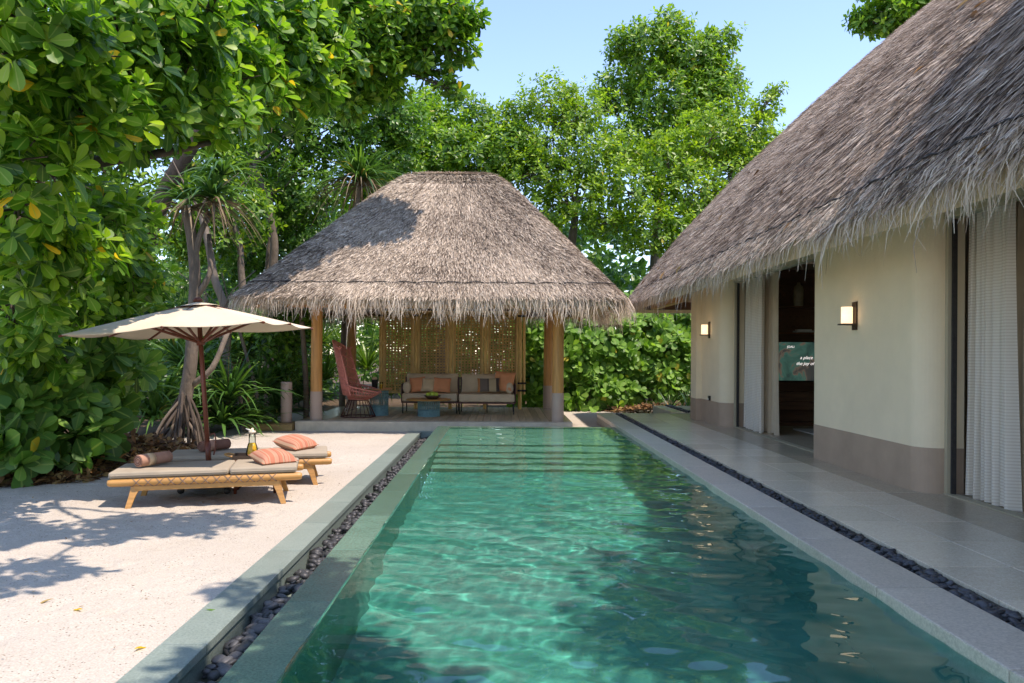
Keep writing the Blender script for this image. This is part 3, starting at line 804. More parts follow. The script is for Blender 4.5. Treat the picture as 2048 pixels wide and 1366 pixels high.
    P = P0[:, None] + nn[:, None] * .02 + dn2[:, None] * (L[:, None] * (t - .55 * t * t)) + np.array([0, 0, -1.0]) * (L[:, None] * .62 * t * t) + sd[:, None] * (RNG.normal(0, .10, (n_fr, 1, 1)) * t ** 3)
    W = wid * .95 * RNG.uniform(.45, 1.2, (n_fr, 1)) * np.array([[1, 1, .8, .35]])
    tw = unit(sd + nn * RNG.normal(0, .5, (n_fr, 1)))
    stuff(ribbons('fringe', P - loc, W, tw, np.clip(RNG.normal(.55, .25, n_fr), 0, 1), mats[1], roof))
    # binding rope just above the fringe, sagging a little between its ties
    mb = MB(); pts = []
    for i in range(N):
        i2 = (i + 1) % N
        p0 = Rg[0, i] + (Rg[1, i] - Rg[0, i]) * min(1, .30 / max(.01, np.linalg.norm(Rg[1, i] - Rg[0, i])))
        p1 = Rg[0, i2] + (Rg[1, i2] - Rg[0, i2]) * min(1, .30 / max(.01, np.linalg.norm(Rg[1, i2] - Rg[0, i2])))
        k = max(1, int(np.linalg.norm(p1 - p0) / .11)); outn = Rg[0, i] - Rg[0].mean(axis=0); outn[2] = 0; outn = outn / np.linalg.norm(outn)
        for q in range(k):
            pp = p0 + (p1 - p0) * q / k + outn * .035 + np.array([0, 0, .05 - .018 * (q % 4 in (1, 2))]); pts.append(pp - loc)
    pts.append(pts[0])
    mb.tube([tuple(x) for x in pts], .011, 5, caps=False)
    mb.build('binding_rope', M['rope'], roof, smooth=True)
    return roof

# ================================================================== PAVILION
def shift(o, loc): o.location = -Vector(loc); return o
PL = Vector((-1.25, 17.8, 0))
pav = thing('garden_pavilion', 'open thatched pavilion on round timber posts at the far end of the pool', 'pavilion', PL)
deck = shift(MB().box(-4.02, 1.42, Y_DECK, 20.1, -.15, Z_D - .03).build('deck', M['concrete'], pav), PL)
MB().box(-4.03, 1.43, Y_DECK - .02, 15.98, -.14, Z_D).build('deck_edge', M['concrete'], deck, bevel=.012)
MB().box(-4.03, -3.47, 15.982, 20.1, Z_D - .029, Z_D - .001).build('deck_edge', M['band'], deck, bevel=.004)
MB().box(.982, 1.43, 15.982, 20.1, Z_D - .029, Z_D - .001).build('deck_edge', M['band'], deck, bevel=.004)
x = -3.465
while x < .975:
    MB().box(x + .004, min(x + .1455, .978), 15.985, 20.08, Z_D - .029, Z_D + .002 + random.uniform(-.001, .001)).build('board', M['board'], deck, bevel=.004)
    x += .1483
for (x, y) in ((-3.69, 16.05), (1.15, 15.98), (-3.64, 19.55), (1.17, 19.6)):
    r = .115
    p = shift(MB().tube([(x, y, Z_D + .55), (x, y, 1.3), (x + .005, y, 2.0), (x + .008, y, 3.1)], [r, r * .985, r * .97, r * .95], 20).build('post', M['post_wood'], pav, smooth=False), PL)
    MB().lathe([(r * 1.0, 0), (r * 1.045, .03), (r * 1.045, .57), (r * 1.02, .575)], 24, (x, y, Z_D - .002)).build('sleeve', M['taupe'], p)
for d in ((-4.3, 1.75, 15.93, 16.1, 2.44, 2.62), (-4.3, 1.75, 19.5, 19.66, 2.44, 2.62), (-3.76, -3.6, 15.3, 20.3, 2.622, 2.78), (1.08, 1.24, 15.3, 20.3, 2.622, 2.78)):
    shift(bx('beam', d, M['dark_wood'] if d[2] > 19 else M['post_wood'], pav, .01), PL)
for k in range(9):
    x0 = -4.6 + k * .83
    xr = -1.15 + (x0 + 1.25) * .25
    for sgn in (-1, 1):
        shift(MB().tube([(x0, 17.8 + sgn * 2.75, 2.40), (xr, 17.8 + sgn * .2, 4.95)], .045, 8).build('rafter', M['post_wood'], pav), PL)
lev = []
for f in (0, .06, .2, .4, .6, .78, .9, .96, 1):
    g = f if f <= .93 else .93 + (f - .93) * 2.6
    a = 3.66 - 2.62 * f if f < .91 else (1.24 if f < .93 else (1.02 if f < .98 else .55))
    b = 2.92 - 2.72 * f if f < .91 else (.46 if f < .93 else (.32 if f < .98 else .10))
    lev.append(rr_ring(-1.35 + .25 * f, 17.8, a, b, .45 - .25 * f, 2.66 + 2.86 * (f if f < .91 else {.96: .972, 1: 1.0}.get(f, f))))
proof = thatch_roof(pav, lev, PL, 60000, 10500, .0078, .24, .50, (M['thatch'], M['fringe']))
# fallen leaves and twigs caught on the roof
# ------------------------------------------------------------------ bamboo screen
SL = Vector((-1.15, 19.35, Z_D))
scr = thing('bamboo_screen', 'woven bamboo lattice screen standing behind the sofa in the pavilion', 'screen', SL)
YS = 19.35
sx = [AT(px, 700, YS).x for px in (762, 832, 901, 970.5, 1040)]
for k, x in enumerate(sx):
    zs = np.linspace(Z_D + .02, 2.62, 8); pts, rs = [], []
    for i, z in enumerate(zs):
        for dz, rr in ((-.012, .046), (0, .050), (.012, .046)):
            pts.append((x, YS, z + dz)); rs.append(rr)
    p = shift(MB().tube(pts, rs, 12).build('bamboo_post', M['bamboo'], scr), SL)
    if k == 4:
        shift(MB().tube([(x + .10, YS + .03, .55), (x + .10, YS + .03, 2.62)], .036, 12).build('bamboo_post', M['bamboo'], scr), SL)
    for z in ((2.42,) if k < 4 else (2.42, .80, .62)):
        MB().box(x - .057, x + (.057 if k < 4 else .15), YS - .057, YS + .057, z, z + .045).build('strap', M['rope'], p)
for k in range(4):
    x0, x1 = sx[k] + .05, sx[k + 1] - .05
    z0, z1 = .56, 2.56
    pn = MB()
    for (a, b) in ((x0, x0 + .04), (x1 - .04, x1)): pn.box(a, b, YS - .022, YS + .022, z0, z1)
    for z in (z0, z1 - .04): pn.box(x0 + .041, x1 - .041, YS - .02, YS + .02, z, z + .04)
    pn = shift(pn.build('panel', M['bamboo'], scr), SL)
    nx = 9
    for i in range(nx):
        x = x0 + .062 + i * (x1 - x0 - .124) / (nx - 1)
        MB().box(x - .0225, x + .0225, YS - .006, YS - .001, z0 + .03, z1 - .03).build('slat', M['slat'], pn)
    nz = 29
    for i in range(nz):
        z = z0 + .065 + i * (z1 - z0 - .13) / (nz - 1)
        MB().box(x0 + .03, x1 - .03, YS + .0005, YS + .006, z - .0195, z + .0195).build('slat', M['slat'], pn)

# ------------------------------------------------------------------ sofa
SO = Vector((-.94, 18.2, Z_D + .002))
sofa = thing('sofa', 'low two-part sofa with beige cushions on thin dark legs in the pavilion', 'sofa', SO)
def soft_box(name, x0, x1, y0, y1, z0, z1, mat, parent, r=.04):
    return MB().box(x0, x1, y0, y1, z0, z1).build(name, mat, parent, smooth=True, bevel=r, seg=4)
for k, (x0, x1, y0) in enumerate(((-1.26, .0, -.40), (.012, 1.27, -.52))):
    fr = MB().box(x0, x1, y0, .38, .235, .265).box(x0, x1, .36, .385, .266, .80)
    if k == 0: fr.box(x0 - .02, x0 - .001, y0 + .1, .38, .25, .66)
    else: fr.box(x1 + .001, x1 + .02, y0 + .1, .38, .25, .66)
    fr.build('frame', M['maroon'], sofa)
    for lx in (x0 + .03, x1 - .03):
        for ly in (y0 + .03, .34): MB().tube([(lx, ly, .236), (lx, ly, 0)], .013, 8).build('leg', M['dark_metal'], sofa)
    if k: MB().tube([((x0 + x1) / 2, .0, .236), ((x0 + x1) / 2, .0, 0)], .013, 8).build('leg', M['dark_metal'], sofa)
    soft_box('seat_cushion', x0 + .01, x1 - .01, y0 - .01, .22, .27, .455, M['sofa_cloth'], sofa, .05)
    o = MB().pillow(x1 - x0 - .06, .46, .2, 14, .03).build('back_cushion', M['sofa_cloth'], sofa, smooth=True)
    o.rotation_euler = (rad(78), 0, 0); o.location = ((x0 + x1) / 2, .24, .66)
for sgn in (-1, 1):
    o = MB().tube([(0, -.30, 0), (0, -.28, 0), (0, .28, 0), (0, .30, 0)], [.08, .105, .105, .08], 16).build('arm_roll', M['sofa_cloth'], sofa, smooth=True)
    o.location = (sgn * 1.15, -.06, .575); o.scale = (.85, 1, 1.25)
def pillow(name, label, mat, loc, size, tilt, rz=0, roll=0, t=.15):
    o = MB().pillow(size[0], size[1], t).build(name, mat, None, smooth=True)
    o.rotation_mode = 'XYZ'
    o.matrix_world = Matrix.Translation(loc) @ Matrix.Rotation(rz, 4, 'Z') @ Matrix.Rotation(tilt, 4, 'X') @ Matrix.Rotation(roll, 4, 'Z')
    return tag(o, label, 'pillow', 'pillows on the pavilion sofa' if 'sofa' in label else 'pillows on the loungers')
for lab, mt, px, py, yy, sz, tl, rl, rz in (
        ('terracotta throw pillow on the sofa, next to its left arm roll', 'terracotta', 836, 769, 18.07, (.36, .36), 66, .10, .15),
        ('small cream throw pillow between two terracotta ones on the sofa', 'cream_cloth', 857, 770, 17.98, (.32, .33), 64, -.06, -.05),
        ('terracotta throw pillow right of the cream one, left half of the sofa', 'terracotta', 884, 770, 17.95, (.40, .36), 62, -.05, 0),
        ('brown and beige block-striped pillow leaning on the sofa, right half', 'block', 977, 770, 17.82, (.50, .34), 64, .03, 0),
        ('large terracotta pillow in the right corner of the sofa, behind the striped one', 'terracotta', 1008, 763, 17.98, (.48, .48), 66, -.10, -.2)):
    pillow('throw_pillow', lab, M[mt], AT(px, py, yy), sz, rad(tl), rz, rl)

# ------------------------------------------------------------------ tables and tableware in the pavilion
def mesh_drum(parent, r, z0, z1, band):
    mb = MB()
    for z in np.linspace(z0, z1, 13): mb.ring((0, 0, z), r, r, .005, 36, 5)
    for k in range(28):
        a = 2 * math.pi * k / 28; b = a + .35
        mb.tube([(r * math.cos(a), r * math.sin(a), z0), (r * math.cos(b), r * math.sin(b), z1)], .0045, 4)
        mb.tube([(r * math.cos(b), r * math.sin(b), z0), (r * math.cos(a), r * math.sin(a), z1)], .0045, 4)
    mb.build('mesh_base', M['teal'], parent)
    MB().lathe([(r * .97, z0), (r * .97, z0 + band), (r * .95, z0 + band), (r * .95, z0)], 36).build('base_band', M['teal'], parent)
    MB().lathe([(r * .99, z1 - .03), (r * .99, z1), (.01, z1)], 36).build('base_cap', M['teal'], parent)
CT = Vector((-1.53, 17.15, Z_D + .002))
ct = thing('coffee_table', 'round timber coffee table on a teal woven drum before the sofa', 'table', CT)
MB().lathe([(.30, .335), (.475, .345), (.485, .36), (.47, .372), (.01, .373)], 40).build('table_top', M['teal'] if False else M['teak'], ct)
mesh_drum(ct, .235, .003, .334, .12)
ST = Vector((-2.62, 17.3, Z_D + .002))
st = thing('side_table', 'tall teal woven side table with a timber top beside the peacock chair', 'table', ST)
MB().lathe([(.25, .545), (.27, .555), (.27, .57), (.01, .571)], 32).build('table_top', M['teak'], st)
mesh_drum(st, .2, .003, .544, .2)
bl = Vector((-1.45, 17.1, Z_D + .377))
bw = tag(MB().lathe([(.10, 0), (.17, .05), (.18, .075), (.168, .073), (.10, .022), (.01, .018)], 28, bl).build('fruit_bowl', M['bowl'], None, True), 'dark wooden fruit bowl on the round coffee table', 'bowl')
for k, (dx, dy, ww) in enumerate(((-.085, -.03, 'left'), (0, -.06, 'middle'), (.075, -.02, 'right'), (0, .07, 'hindmost'))):
    o = MB().lathe([(.008, .012), (.03, .0), (.05, .022), (.056, .05), (.046, .08), (.02, .092), (.006, .08)], 14, (0, 0, 0)).build('apple', M['apple'], None, True)
    o.location = bl + Vector((dx, dy, .045 + .012 * k % .02))
    tag(o, '%s green apple in the dark fruit bowl' % ww, 'apple', 'apples in the fruit bowl')
bk = thing('ice_bucket', 'black leather ice bucket with a folded napkin on the side table', 'bucket', ST + Vector((-.09, -.03, .573)))
MB().lathe([(.055, 0), (.075, .19), (.078, .2), (.066, .2), (.05, .02), (.01, .02)], 20).build('bucket_body', M['black'], bk, True)
MB().pillow(.11, .09, .08, 8).build('napkin', M['cream_cloth'], bk, True).location = (0, 0, .22)
MB().tube(smooth_path([(-.07, 0, .19), (-.05, 0, .27), (0, 0, .31), (.05, 0, .27), (.07, 0, .19)], 4), .006, 6).build('handle', M['black'], bk)
gl = thing('juice_glass', 'glass of orange juice on the side table', 'glass', ST + Vector((.06, -.08, .573)))
MB().lathe([(.03, 0), (.036, .15), (.034, .15), (.028, .006), (.001, .006)], 16).build('tumbler', M['glass'], gl, True)
MB().lathe([(.027, .008), (.032, .1), (.001, .1)], 16).build('juice', M['juice'], gl, True)
tag(MB().box(-.10, .10, -.06, .06, 0, .012).build('notebook', M['terracotta'], None, bevel=.003), 'thin orange-red booklet lying on the side table', 'book').matrix_world = Matrix.Translation(ST + Vector((.16, .0, .5735))) @ Matrix.Rotation(.3, 4, 'Z')

# ------------------------------------------------------------------ peacock chair
CH = Vector((-2.99, 16.85, Z_D + .002))
ch = thing('peacock_chair', 'high-backed salmon woven peacock chair on a dark rod base in the pavilion', 'chair', CH, rad(-6))
b = MB().ring((0, 0, .015), .36, .36, .014, 32, 6).ring((0, 0, .36), .20, .20, .012, 28, 6)
for k in range(22):
    a = 2 * math.pi * k / 22
    b.tube([(.36 * math.cos(a), .36 * math.sin(a), .015), (.20 * math.cos(a), .20 * math.sin(a), .36)], .0085, 5)
b.build('base', M['maroon'], ch, True)
def bowl_pt(t, a):      # t 0..1 up the bowl, a angle (0 = front)
    fx = .20 + .28 * t ** .9; bx_ = .20 + .12 * t; sy = .20 + .24 * t ** .8
    c = math.cos(a); x = (fx if c > 0 else bx_) * c; yv = sy * math.sin(a)
    return (x, yv, .37 + .27 * t + (.10 * t * max(0, -c)) - .12 * t * max(0, c) ** 1.2)
sb = MB()
for k in range(40):
    a = 2 * math.pi * k / 40
    sb.tube([bowl_pt(t, a) for t in (0, .3, .65, 1)], .0105, 5)
for t in (.06, .4, .72, 1.0):
    sb.tube([bowl_pt(t, 2 * math.pi * k / 40) for k in range(41)], .012 if t < .9 else .018, 5, caps=False)
sb.build('seat_shell', M['salmon'], ch, True)
def back_pt(t, q):      # t 0..1 up, q -1..1 round the back
    z = .60 + 1.02 * t; xb = -.33 - .22 * t; wd = .40 - .05 * t + (.02 if t < .3 else 0)
    th = q * 1.45
    x = xb + (.30 - .02 * t) * (1 - math.cos(th)) * 1.0
    return (x, wd * math.sin(th), z - .16 * (1 - math.cos(th)) * (.3 + t))
bb = MB()
for t in (0, .24, .48, .72, .97):
    bb.tube([back_pt(t, q) for q in np.linspace(-1, 1, 17)], .014, 5)
for q in np.linspace(-1, 1, 29):
    bb.tube([back_pt(t, q) for t in (-.12, .1, .4, .7, 1.0)], .0095 if abs(q) < .99 else .02, 5)
for q in (-1, 1):
    p = back_pt(.97, q)
    for dx, dy in ((-.05, .02), (.0, .0), (.05, .02)): bb.tube([p, (p[0] + dx, p[1] + q * .04, p[2] + .07)], .012, 5)
bb.build('backrest', M['salmon'], ch, True)
o = MB().pillow(.46, .46, .11).build('seat_pad', M['sofa_cloth'], ch, True); o.location = (.05, 0, .46)

# ------------------------------------------------------------------ box step and planter
bp = tag(bx('timber_step', (-4.95, -4.06, 15.62, 16.3, .0, .135), M['box_wood'], None, .02), 'low timber platform beside the pavilion deck under the tall pot', 'step')
PT = G(594, 851, .135)
pt = thing('tall_planter', 'tall taupe cylindrical pot standing on the timber platform', 'planter', (-4.27, 15.98, .136))
MB().lathe([(.105, 0), (.112, .03), (.112, .80), (.105, .815), (.095, .81), (.095, .70), (.01, .70)], 28).build('pot', M['taupe'], pt, True)
hs = [head((0, 0, .7), 16, .55, (.1, .5), .9, .012)]
heads_mesh('foliage', hs, M['blade'], pt, (0, 0, 0), .3)

# ================================================================== VILLA
VL = Vector((8.2, 8.2, 0))
villa = thing('villa', 'cream villa with a steep thatched roof along the right side of the pool', 'villa', VL)
def arc(cx, cy, r, a0, a1, n=10):
    return [(cx + r * math.cos(rad(a0 + (a1 - a0) * i / n)), cy + r * math.sin(rad(a0 + (a1 - a0) * i / n))) for i in range(n + 1)]
def prism(name, pts, z0, z1, mat, parent, smooth=False):
    n = len(pts)
    mb = MB().add([(p[0], p[1], z0) for p in pts] + [(p[0], p[1], z1) for p in pts],
                  [tuple(range(n))[::-1], tuple(range(n, 2 * n))] + [(i, (i + 1) % n, n + (i + 1) % n, n + i) for i in range(n)])
    return mb.build(name, mat, parent)
def wall_piece(pts, inset_pts):
    wo = shift(prism('wall', pts, .658, 3.35, M['plaster'], villa), VL)
    prism('plinth', inset_pts, Z_T - .01, .658, M['plinth'], wo)
def rounded(y0, y1, x0, r, xi, near=True, far=True):
    p = []
    p += [(xi, y0)] + (arc(x0 + r, y0 + r, r, 270, 180) if near else [(x0, y0)])
    p += (arc(x0 + r, y1 - r, r, 180, 90) if far else [(x0, y1)]) + [(xi, y1)]
    return p
wall_piece(rounded(7.69, 10.50, X_WALL, .22, 4.46), rounded(7.688, 10.502, X_WALL - .004, .222, 4.462))
wall_piece(rounded(14.63, 16.1, X_WALL, .22, 4.46, True, False), rounded(14.628, 16.099, X_WALL - .004, .222, 4.462, True, False))
wall_piece([(4.5, 16.101), (3.94, 16.101), (3.94, 16.55), (4.5, 16.55)], [(4.502, 16.098), (3.936, 16.098), (3.936, 16.552), (4.502, 16.552)])
wall_piece(rounded(-3.5, 3.0, X_WALL, .22, 4.46, False, True), rounded(-3.5, 3.002, X_WALL - .004, .222, 4.462, False, True))
for (y0, y1) in ((10.503, 14.627), (3.003, 7.687)):
    hd = shift(bx('lintel', (4.16, 4.45, y0, y1, 2.96, 3.34), M['plaster'], villa), VL)
    f = shift(bx('door_frame', (4.25, 4.36, y0, y1, 2.86, 2.955), M['frame_paint'], villa), VL)
    MB().box(4.27, 4.34, y0, y0 + .05, Z_T, 2.859).build('jamb', M['frame_paint'], f)
    MB().box(4.27, 4.34, y1 - .05, y1, Z_T, 2.859).build('jamb', M['frame_paint'], f)
    MB().box(4.31, 4.315, y0 + .051, y0 + .062, Z_T, 2.85).build('seal', M['rope'], f)
    MB().box(4.302, 4.345, y1 - .075, y1 - .052, Z_T, 2.85).build('seal', M['rope'], f)
    for x in (4.262, 4.30, 4.338): MB().box(x, x + .022, y0, y1, Z_T - .001, Z_T + .012).build('track', M['frame_paint'], f)
# inside walls of the rooms
for d in ((8.9, 9.0, -3.5, 15.4, Z_T, 3.3), (4.462, 9.0, 15.35, 15.5, Z_T, 3.3), (4.462, 9.0, 8.62, 8.74, Z_T, 3.3), (4.0, 9.0, -3.7, -3.5, Z_T, 3.3)):
    shift(bx('inner_wall', d, M['room_wall'], villa), VL)
shift(bx('ceiling', (3.6, 9.0, -3.7, 16.5, 3.352, 3.40), M['room_wall'], villa), VL)
PROF = [(0, 2.80), (.35, 3.30), (1.1, 4.30), (2.2, 5.56), (3.3, 6.68), (4.4, 7.70), (4.9, 8.1), (5.05, 8.15)]
EX0, EY0, EY1 = 3.10, -4.5, 20.35
lev = [rr_ring((EX0 + 13.3) / 2, (EY0 + EY1) / 2, 5.1 - s, (EY1 - EY0) / 2 - s, .55 - .06 * s, z) for s, z in PROF]
thatch_roof(villa, lev, VL, 112000, 15000, .0068, .23, .38, (M['thatch_b'], M['fringe']))
shift(bx('beam', (3.5, 9.0, 19.3, 19.46, 2.62, 2.80), M['dark_wood'], villa), VL)
shift(bx('beam', (3.62, 3.78, 16.6, 19.3, 2.62, 2.80), M['post_wood'], villa), VL)
def roof_leaves(parent, lev, loc, n, seed):
    rr = np.random.default_rng(seed); Rg = np.array(lev)
    o_ = []
    fr = [[], [], [], [], []]
    for _ in range(n):
        j = rr.integers(0, 4); i = rr.integers(0, Rg.shape[1]); i2 = (i + 1) % Rg.shape[1]; u, v = rr.uniform(0, 1, 2)
        a, b, d, c = Rg[j, i], Rg[j, i2], Rg[j + 1, i], Rg[j + 1, i2]
        nn = np.cross(b - a, d - a)
        if np.linalg.norm(nn) < 1.0: continue
        nn = nn / np.linalg.norm(nn); p = (a * (1 - u) + b * u) * (1 - v) + (d * (1 - u) + c * u) * v + nn * .06
        D = unit(np.cross(nn, rr.normal(0, 1, 3))); N = unit(nn + rr.normal(0, .3, 3)); N = unit(N - D * (N @ D))
        for k, q in enumerate((p, D, N, rr.uniform(.12, .24), rr.uniform(.3, 1))): fr[k].append(q)
    stuff(leaves_mesh('caught_leaves', [np.array(q) for q in fr], .5, M['litter'], parent, loc))
roof_leaves(villa, lev, VL, 420, 4)
# wall lamps
def sconce(y, z, label, s=1.0):
    o = thing('wall_lamp', label, 'wall lamp', (X_WALL, y, z), 0, 'lamps on the villa wall')
    MB().box(-.02, -.0005, -.055, .055, -.16, .16).build('back_plate', M['bronze'], o, bevel=.002)
    MB().box(-.175, -.021, -.075, .075, -.105, -.088).build('tray', M['bronze'], o, bevel=.002)
    MB().lathe([(.062, 0), (.062, .19), (.055, .19), (.055, .01), (.002, .01)], 24, (-.1, 0, -.0875)).build('shade', M['lamp'], o, True)
sconce(9.13, AT(1711, 632, 9.13).z, 'lit wall lamp on the villa between the two doorways')
sconce(15.5, AT(1420, 660, 15.5).z, 'lit wall lamp on the narrow far pier of the villa')
sk = thing('wall_socket', 'small dark socket low on the narrow far pier of the villa', 'socket', (X_WALL - .005, 15.42, .66))
MB().box(-.035, 0, -.04, .04, 0, .09).build('cover', M['dark_metal'], sk, bevel=.004)
MB().box(-.05, -.0355, -.02, .02, .01, .04).build('plug', M['white'], sk, bevel=.003)

# curtains
def curtain(name, label, mat, x, y_lo, y_hi, z0, z1, folds, amp, flare, parent=None, seed=1):
    nu, nv = folds * 10, 26; rr = np.random.default_rng(seed)
    u = np.linspace(0, 1, nu + 1)[None]; v = np.linspace(0, 1, nv + 1)[:, None]     # v 0 top
    yy = y_hi + (y_lo - y_hi) * (u ** 1.0) * (1 + 0 * v)
    span = (y_hi - y_lo)
    yy = yy - flare * span * (v ** 1.6) * u + .018 * np.sin(u * 40 + v * 2.2)
    ph = u * folds * 2 * math.pi + .7 * np.sin(u * 9 + seed)
    xx = x + amp * (np.sin(ph + .5 * v) * (.45 + .55 * v) + .3 * np.sin(2.3 * ph + 1.2)) - .05 * v * u
    zz = z1 + (z0 - z1) * v + .012 * np.sin(u * 17) * v ** 8
    V = np.stack(np.broadcast_arrays(xx, yy, zz), -1).reshape(-1, 3)
    i, j = np.meshgrid(np.arange(nu), np.arange(nv)); a = (j * (nu + 1) + i).ravel()
    q = np.stack([a, a + 1, a + nu + 2, a + nu + 1], -1)
    o = from_arrays(name, V, q, mat, None, smooth=True)
    return tag(o, label, 'curtain', 'curtains in the villa doorways')
curtain('sheer_curtain', 'sheer white curtain drawn to the side in the far villa doorway', M['sheer'], 4.46, 13.55, 14.52, Z_T + .01, 2.93, 9, .05, .10, seed=2)
curtain('drape_curtain', 'beige drape tucked behind the sheer curtain of the far doorway', M['drape'], 4.62, 13.30, 14.3, Z_T + .01, 2.93, 7, .05, .14, seed=3)
curtain('sheer_curtain', 'sheer white ribbed curtain hanging in the near villa doorway', M['sheer'], 4.46, 6.95, 7.60, Z_T + .01, 2.93, 7, .06, .16, seed=4)
curtain('drape_curtain', 'beige drape showing beside the sheer curtain of the near doorway', M['drape'], 4.62, 6.86, 7.5, Z_T + .01, 2.93, 6, .05, .20, seed=5)

# cabinets, screens and shelf things inside
def text_mesh(name, body, size, mat, parent, loc, shear=0.0):
    cu = bpy.data.curves.new(name, 'FONT'); cu.body = body; cu.size = size; cu.shear = shear; cu.extrude = .0008
    t = bpy.data.objects.new(name, cu); COL.objects.link(t); bpy.context.view_layer.update()
    me = bpy.data.meshes.new_from_object(t.evaluated_get(bpy.context.evaluated_depsgraph_get()))
    bpy.data.objects.remove(t); bpy.data.curves.remove(cu)
    me.materials.clear(); me.materials.append(mat)
    o = link(bpy.data.objects.new(name, me), parent); o.rotation_euler = (rad(90), 0, 0); o.location = loc
    return o
def cabinet(y, x0, x1, label):
    o = thing('display_cabinet', label, 'cabinet', (x0, y, Z_T))
    wd = x1 - x0
    MB().box(0, wd, .12, .20, 0, 2.95).build('back_panel', M['cabinet'], o)
    for x in (0, .10): MB().box(x, x + .025, -.02, .12, .05, 2.95).build('upright', M['copper'], o)
    for z in (2.22, 1.72): MB().box(.13, wd, -.12, .119, z, z + .03).build('shelf', M['dark_wood'], o)
    MB().box(.13, wd, -.121, -.1205, 1.722, 1.748).build('edge_trim', M['copper'], o)
    # slanting boards of the back, laid in a herringbone
    for z in (1.78, 2.27):
        for k in range(10):
            for sg in (-1, 1):
                cx = .28 + k * .13
                if cx > wd - .1: continue
                b_ = MB().box(-.19, .19, -.008, 0, -.024, .024).build('slat', M['cabinet'], o)
                b_.matrix_basis = Matrix.Translation((cx, .119 - (0 if sg > 0 else .003), z + .22)) @ Matrix.Rotation(sg * .75, 4, 'Y')
    MB().box(.13, wd, -.12, .119, .60, .63).build('counter', M['dark_wood'], o)
    for k in range(2): MB().box(.20, wd - .05, -.14, .0, .30 + k * .0 + (.155 * k), .30 + .15 + .155 * k).build('drawer', M['cabinet'], o, bevel=.004)
    MB().box(0, wd, -.2, .119, .0, .06).build('kick_board', M['dark_wood'], o)
    return o
cabinet(15.13, 4.98, 7.6, 'tall dark wood display cabinet seen through the far villa doorway')
cabinet(8.40, 5.02, 7.6, 'tall dark wood display cabinet seen through the near villa doorway')
def tv(x, y, z, label, words):
    o = thing('television', label, 'television', (x, y, z))
    MB().box(0, 1.33, .0, .05, 0, .75).build('casing', M['black'], o, bevel=.004)
    sc = MB().box(.015, 1.315, -.003, -.0005, .018, .735).build('screen', M['screen'], o)
    for body, s, tx, tz, sh in words: text_mesh('caption', body, s, M['text'], sc, (tx, -.005, tz), sh)
tv(5.15, 14.94, 1.05, 'television showing a beach picture through the far doorway', [('JOALI', .055, .2, .63, 0), ('a place', .085, .44, .42, .35), ('the joy of', .085, .37, .31, .35)])
tv(5.24, 8.2, 1.03, 'television showing a beach picture, cut by the right picture edge', [('JOALI', .065, .10, .60, 0)])
tag(MB().lathe([(.07, 0), (.085, .02), (.088, .3), (.075, .36), (.035, .40), (.03, .43), (.035, .44), (.01, .44)], 20, AT(1597, 612, 15.02) * 1.0).build('ceramic_jar', M['ceramic'], None, True), 'ochre ceramic jar on the top shelf behind the far doorway', 'jar').location.z = 0
for k, (px, yy, zz, lab) in enumerate(((1606, 15.02, Z_T + 1.751, 'pale books lying on the shelf behind the far doorway'), (2036, 8.3, Z_T + 1.751, 'pale books lying on the shelf behind the near doorway'))):
    p = AT(px, 700, yy)
    o = thing('book_pile', lab, 'books', (p.x, yy, zz))
    MB().box(-.16, .16, -.1, .1, 0, .03).build('book', M['paper'], o, bevel=.003)
    MB().box(-.12, .13, -.09, .09, .031, .055).build('book', M['white'], o, bevel=.003)
tag(bx('floor_rug', (5.2, 7.5, 12.0, 14.2, Z_T + .0005, Z_T + .02), M['paper'], None, .006), 'pale rug on the floor just inside the far doorway', 'rug')

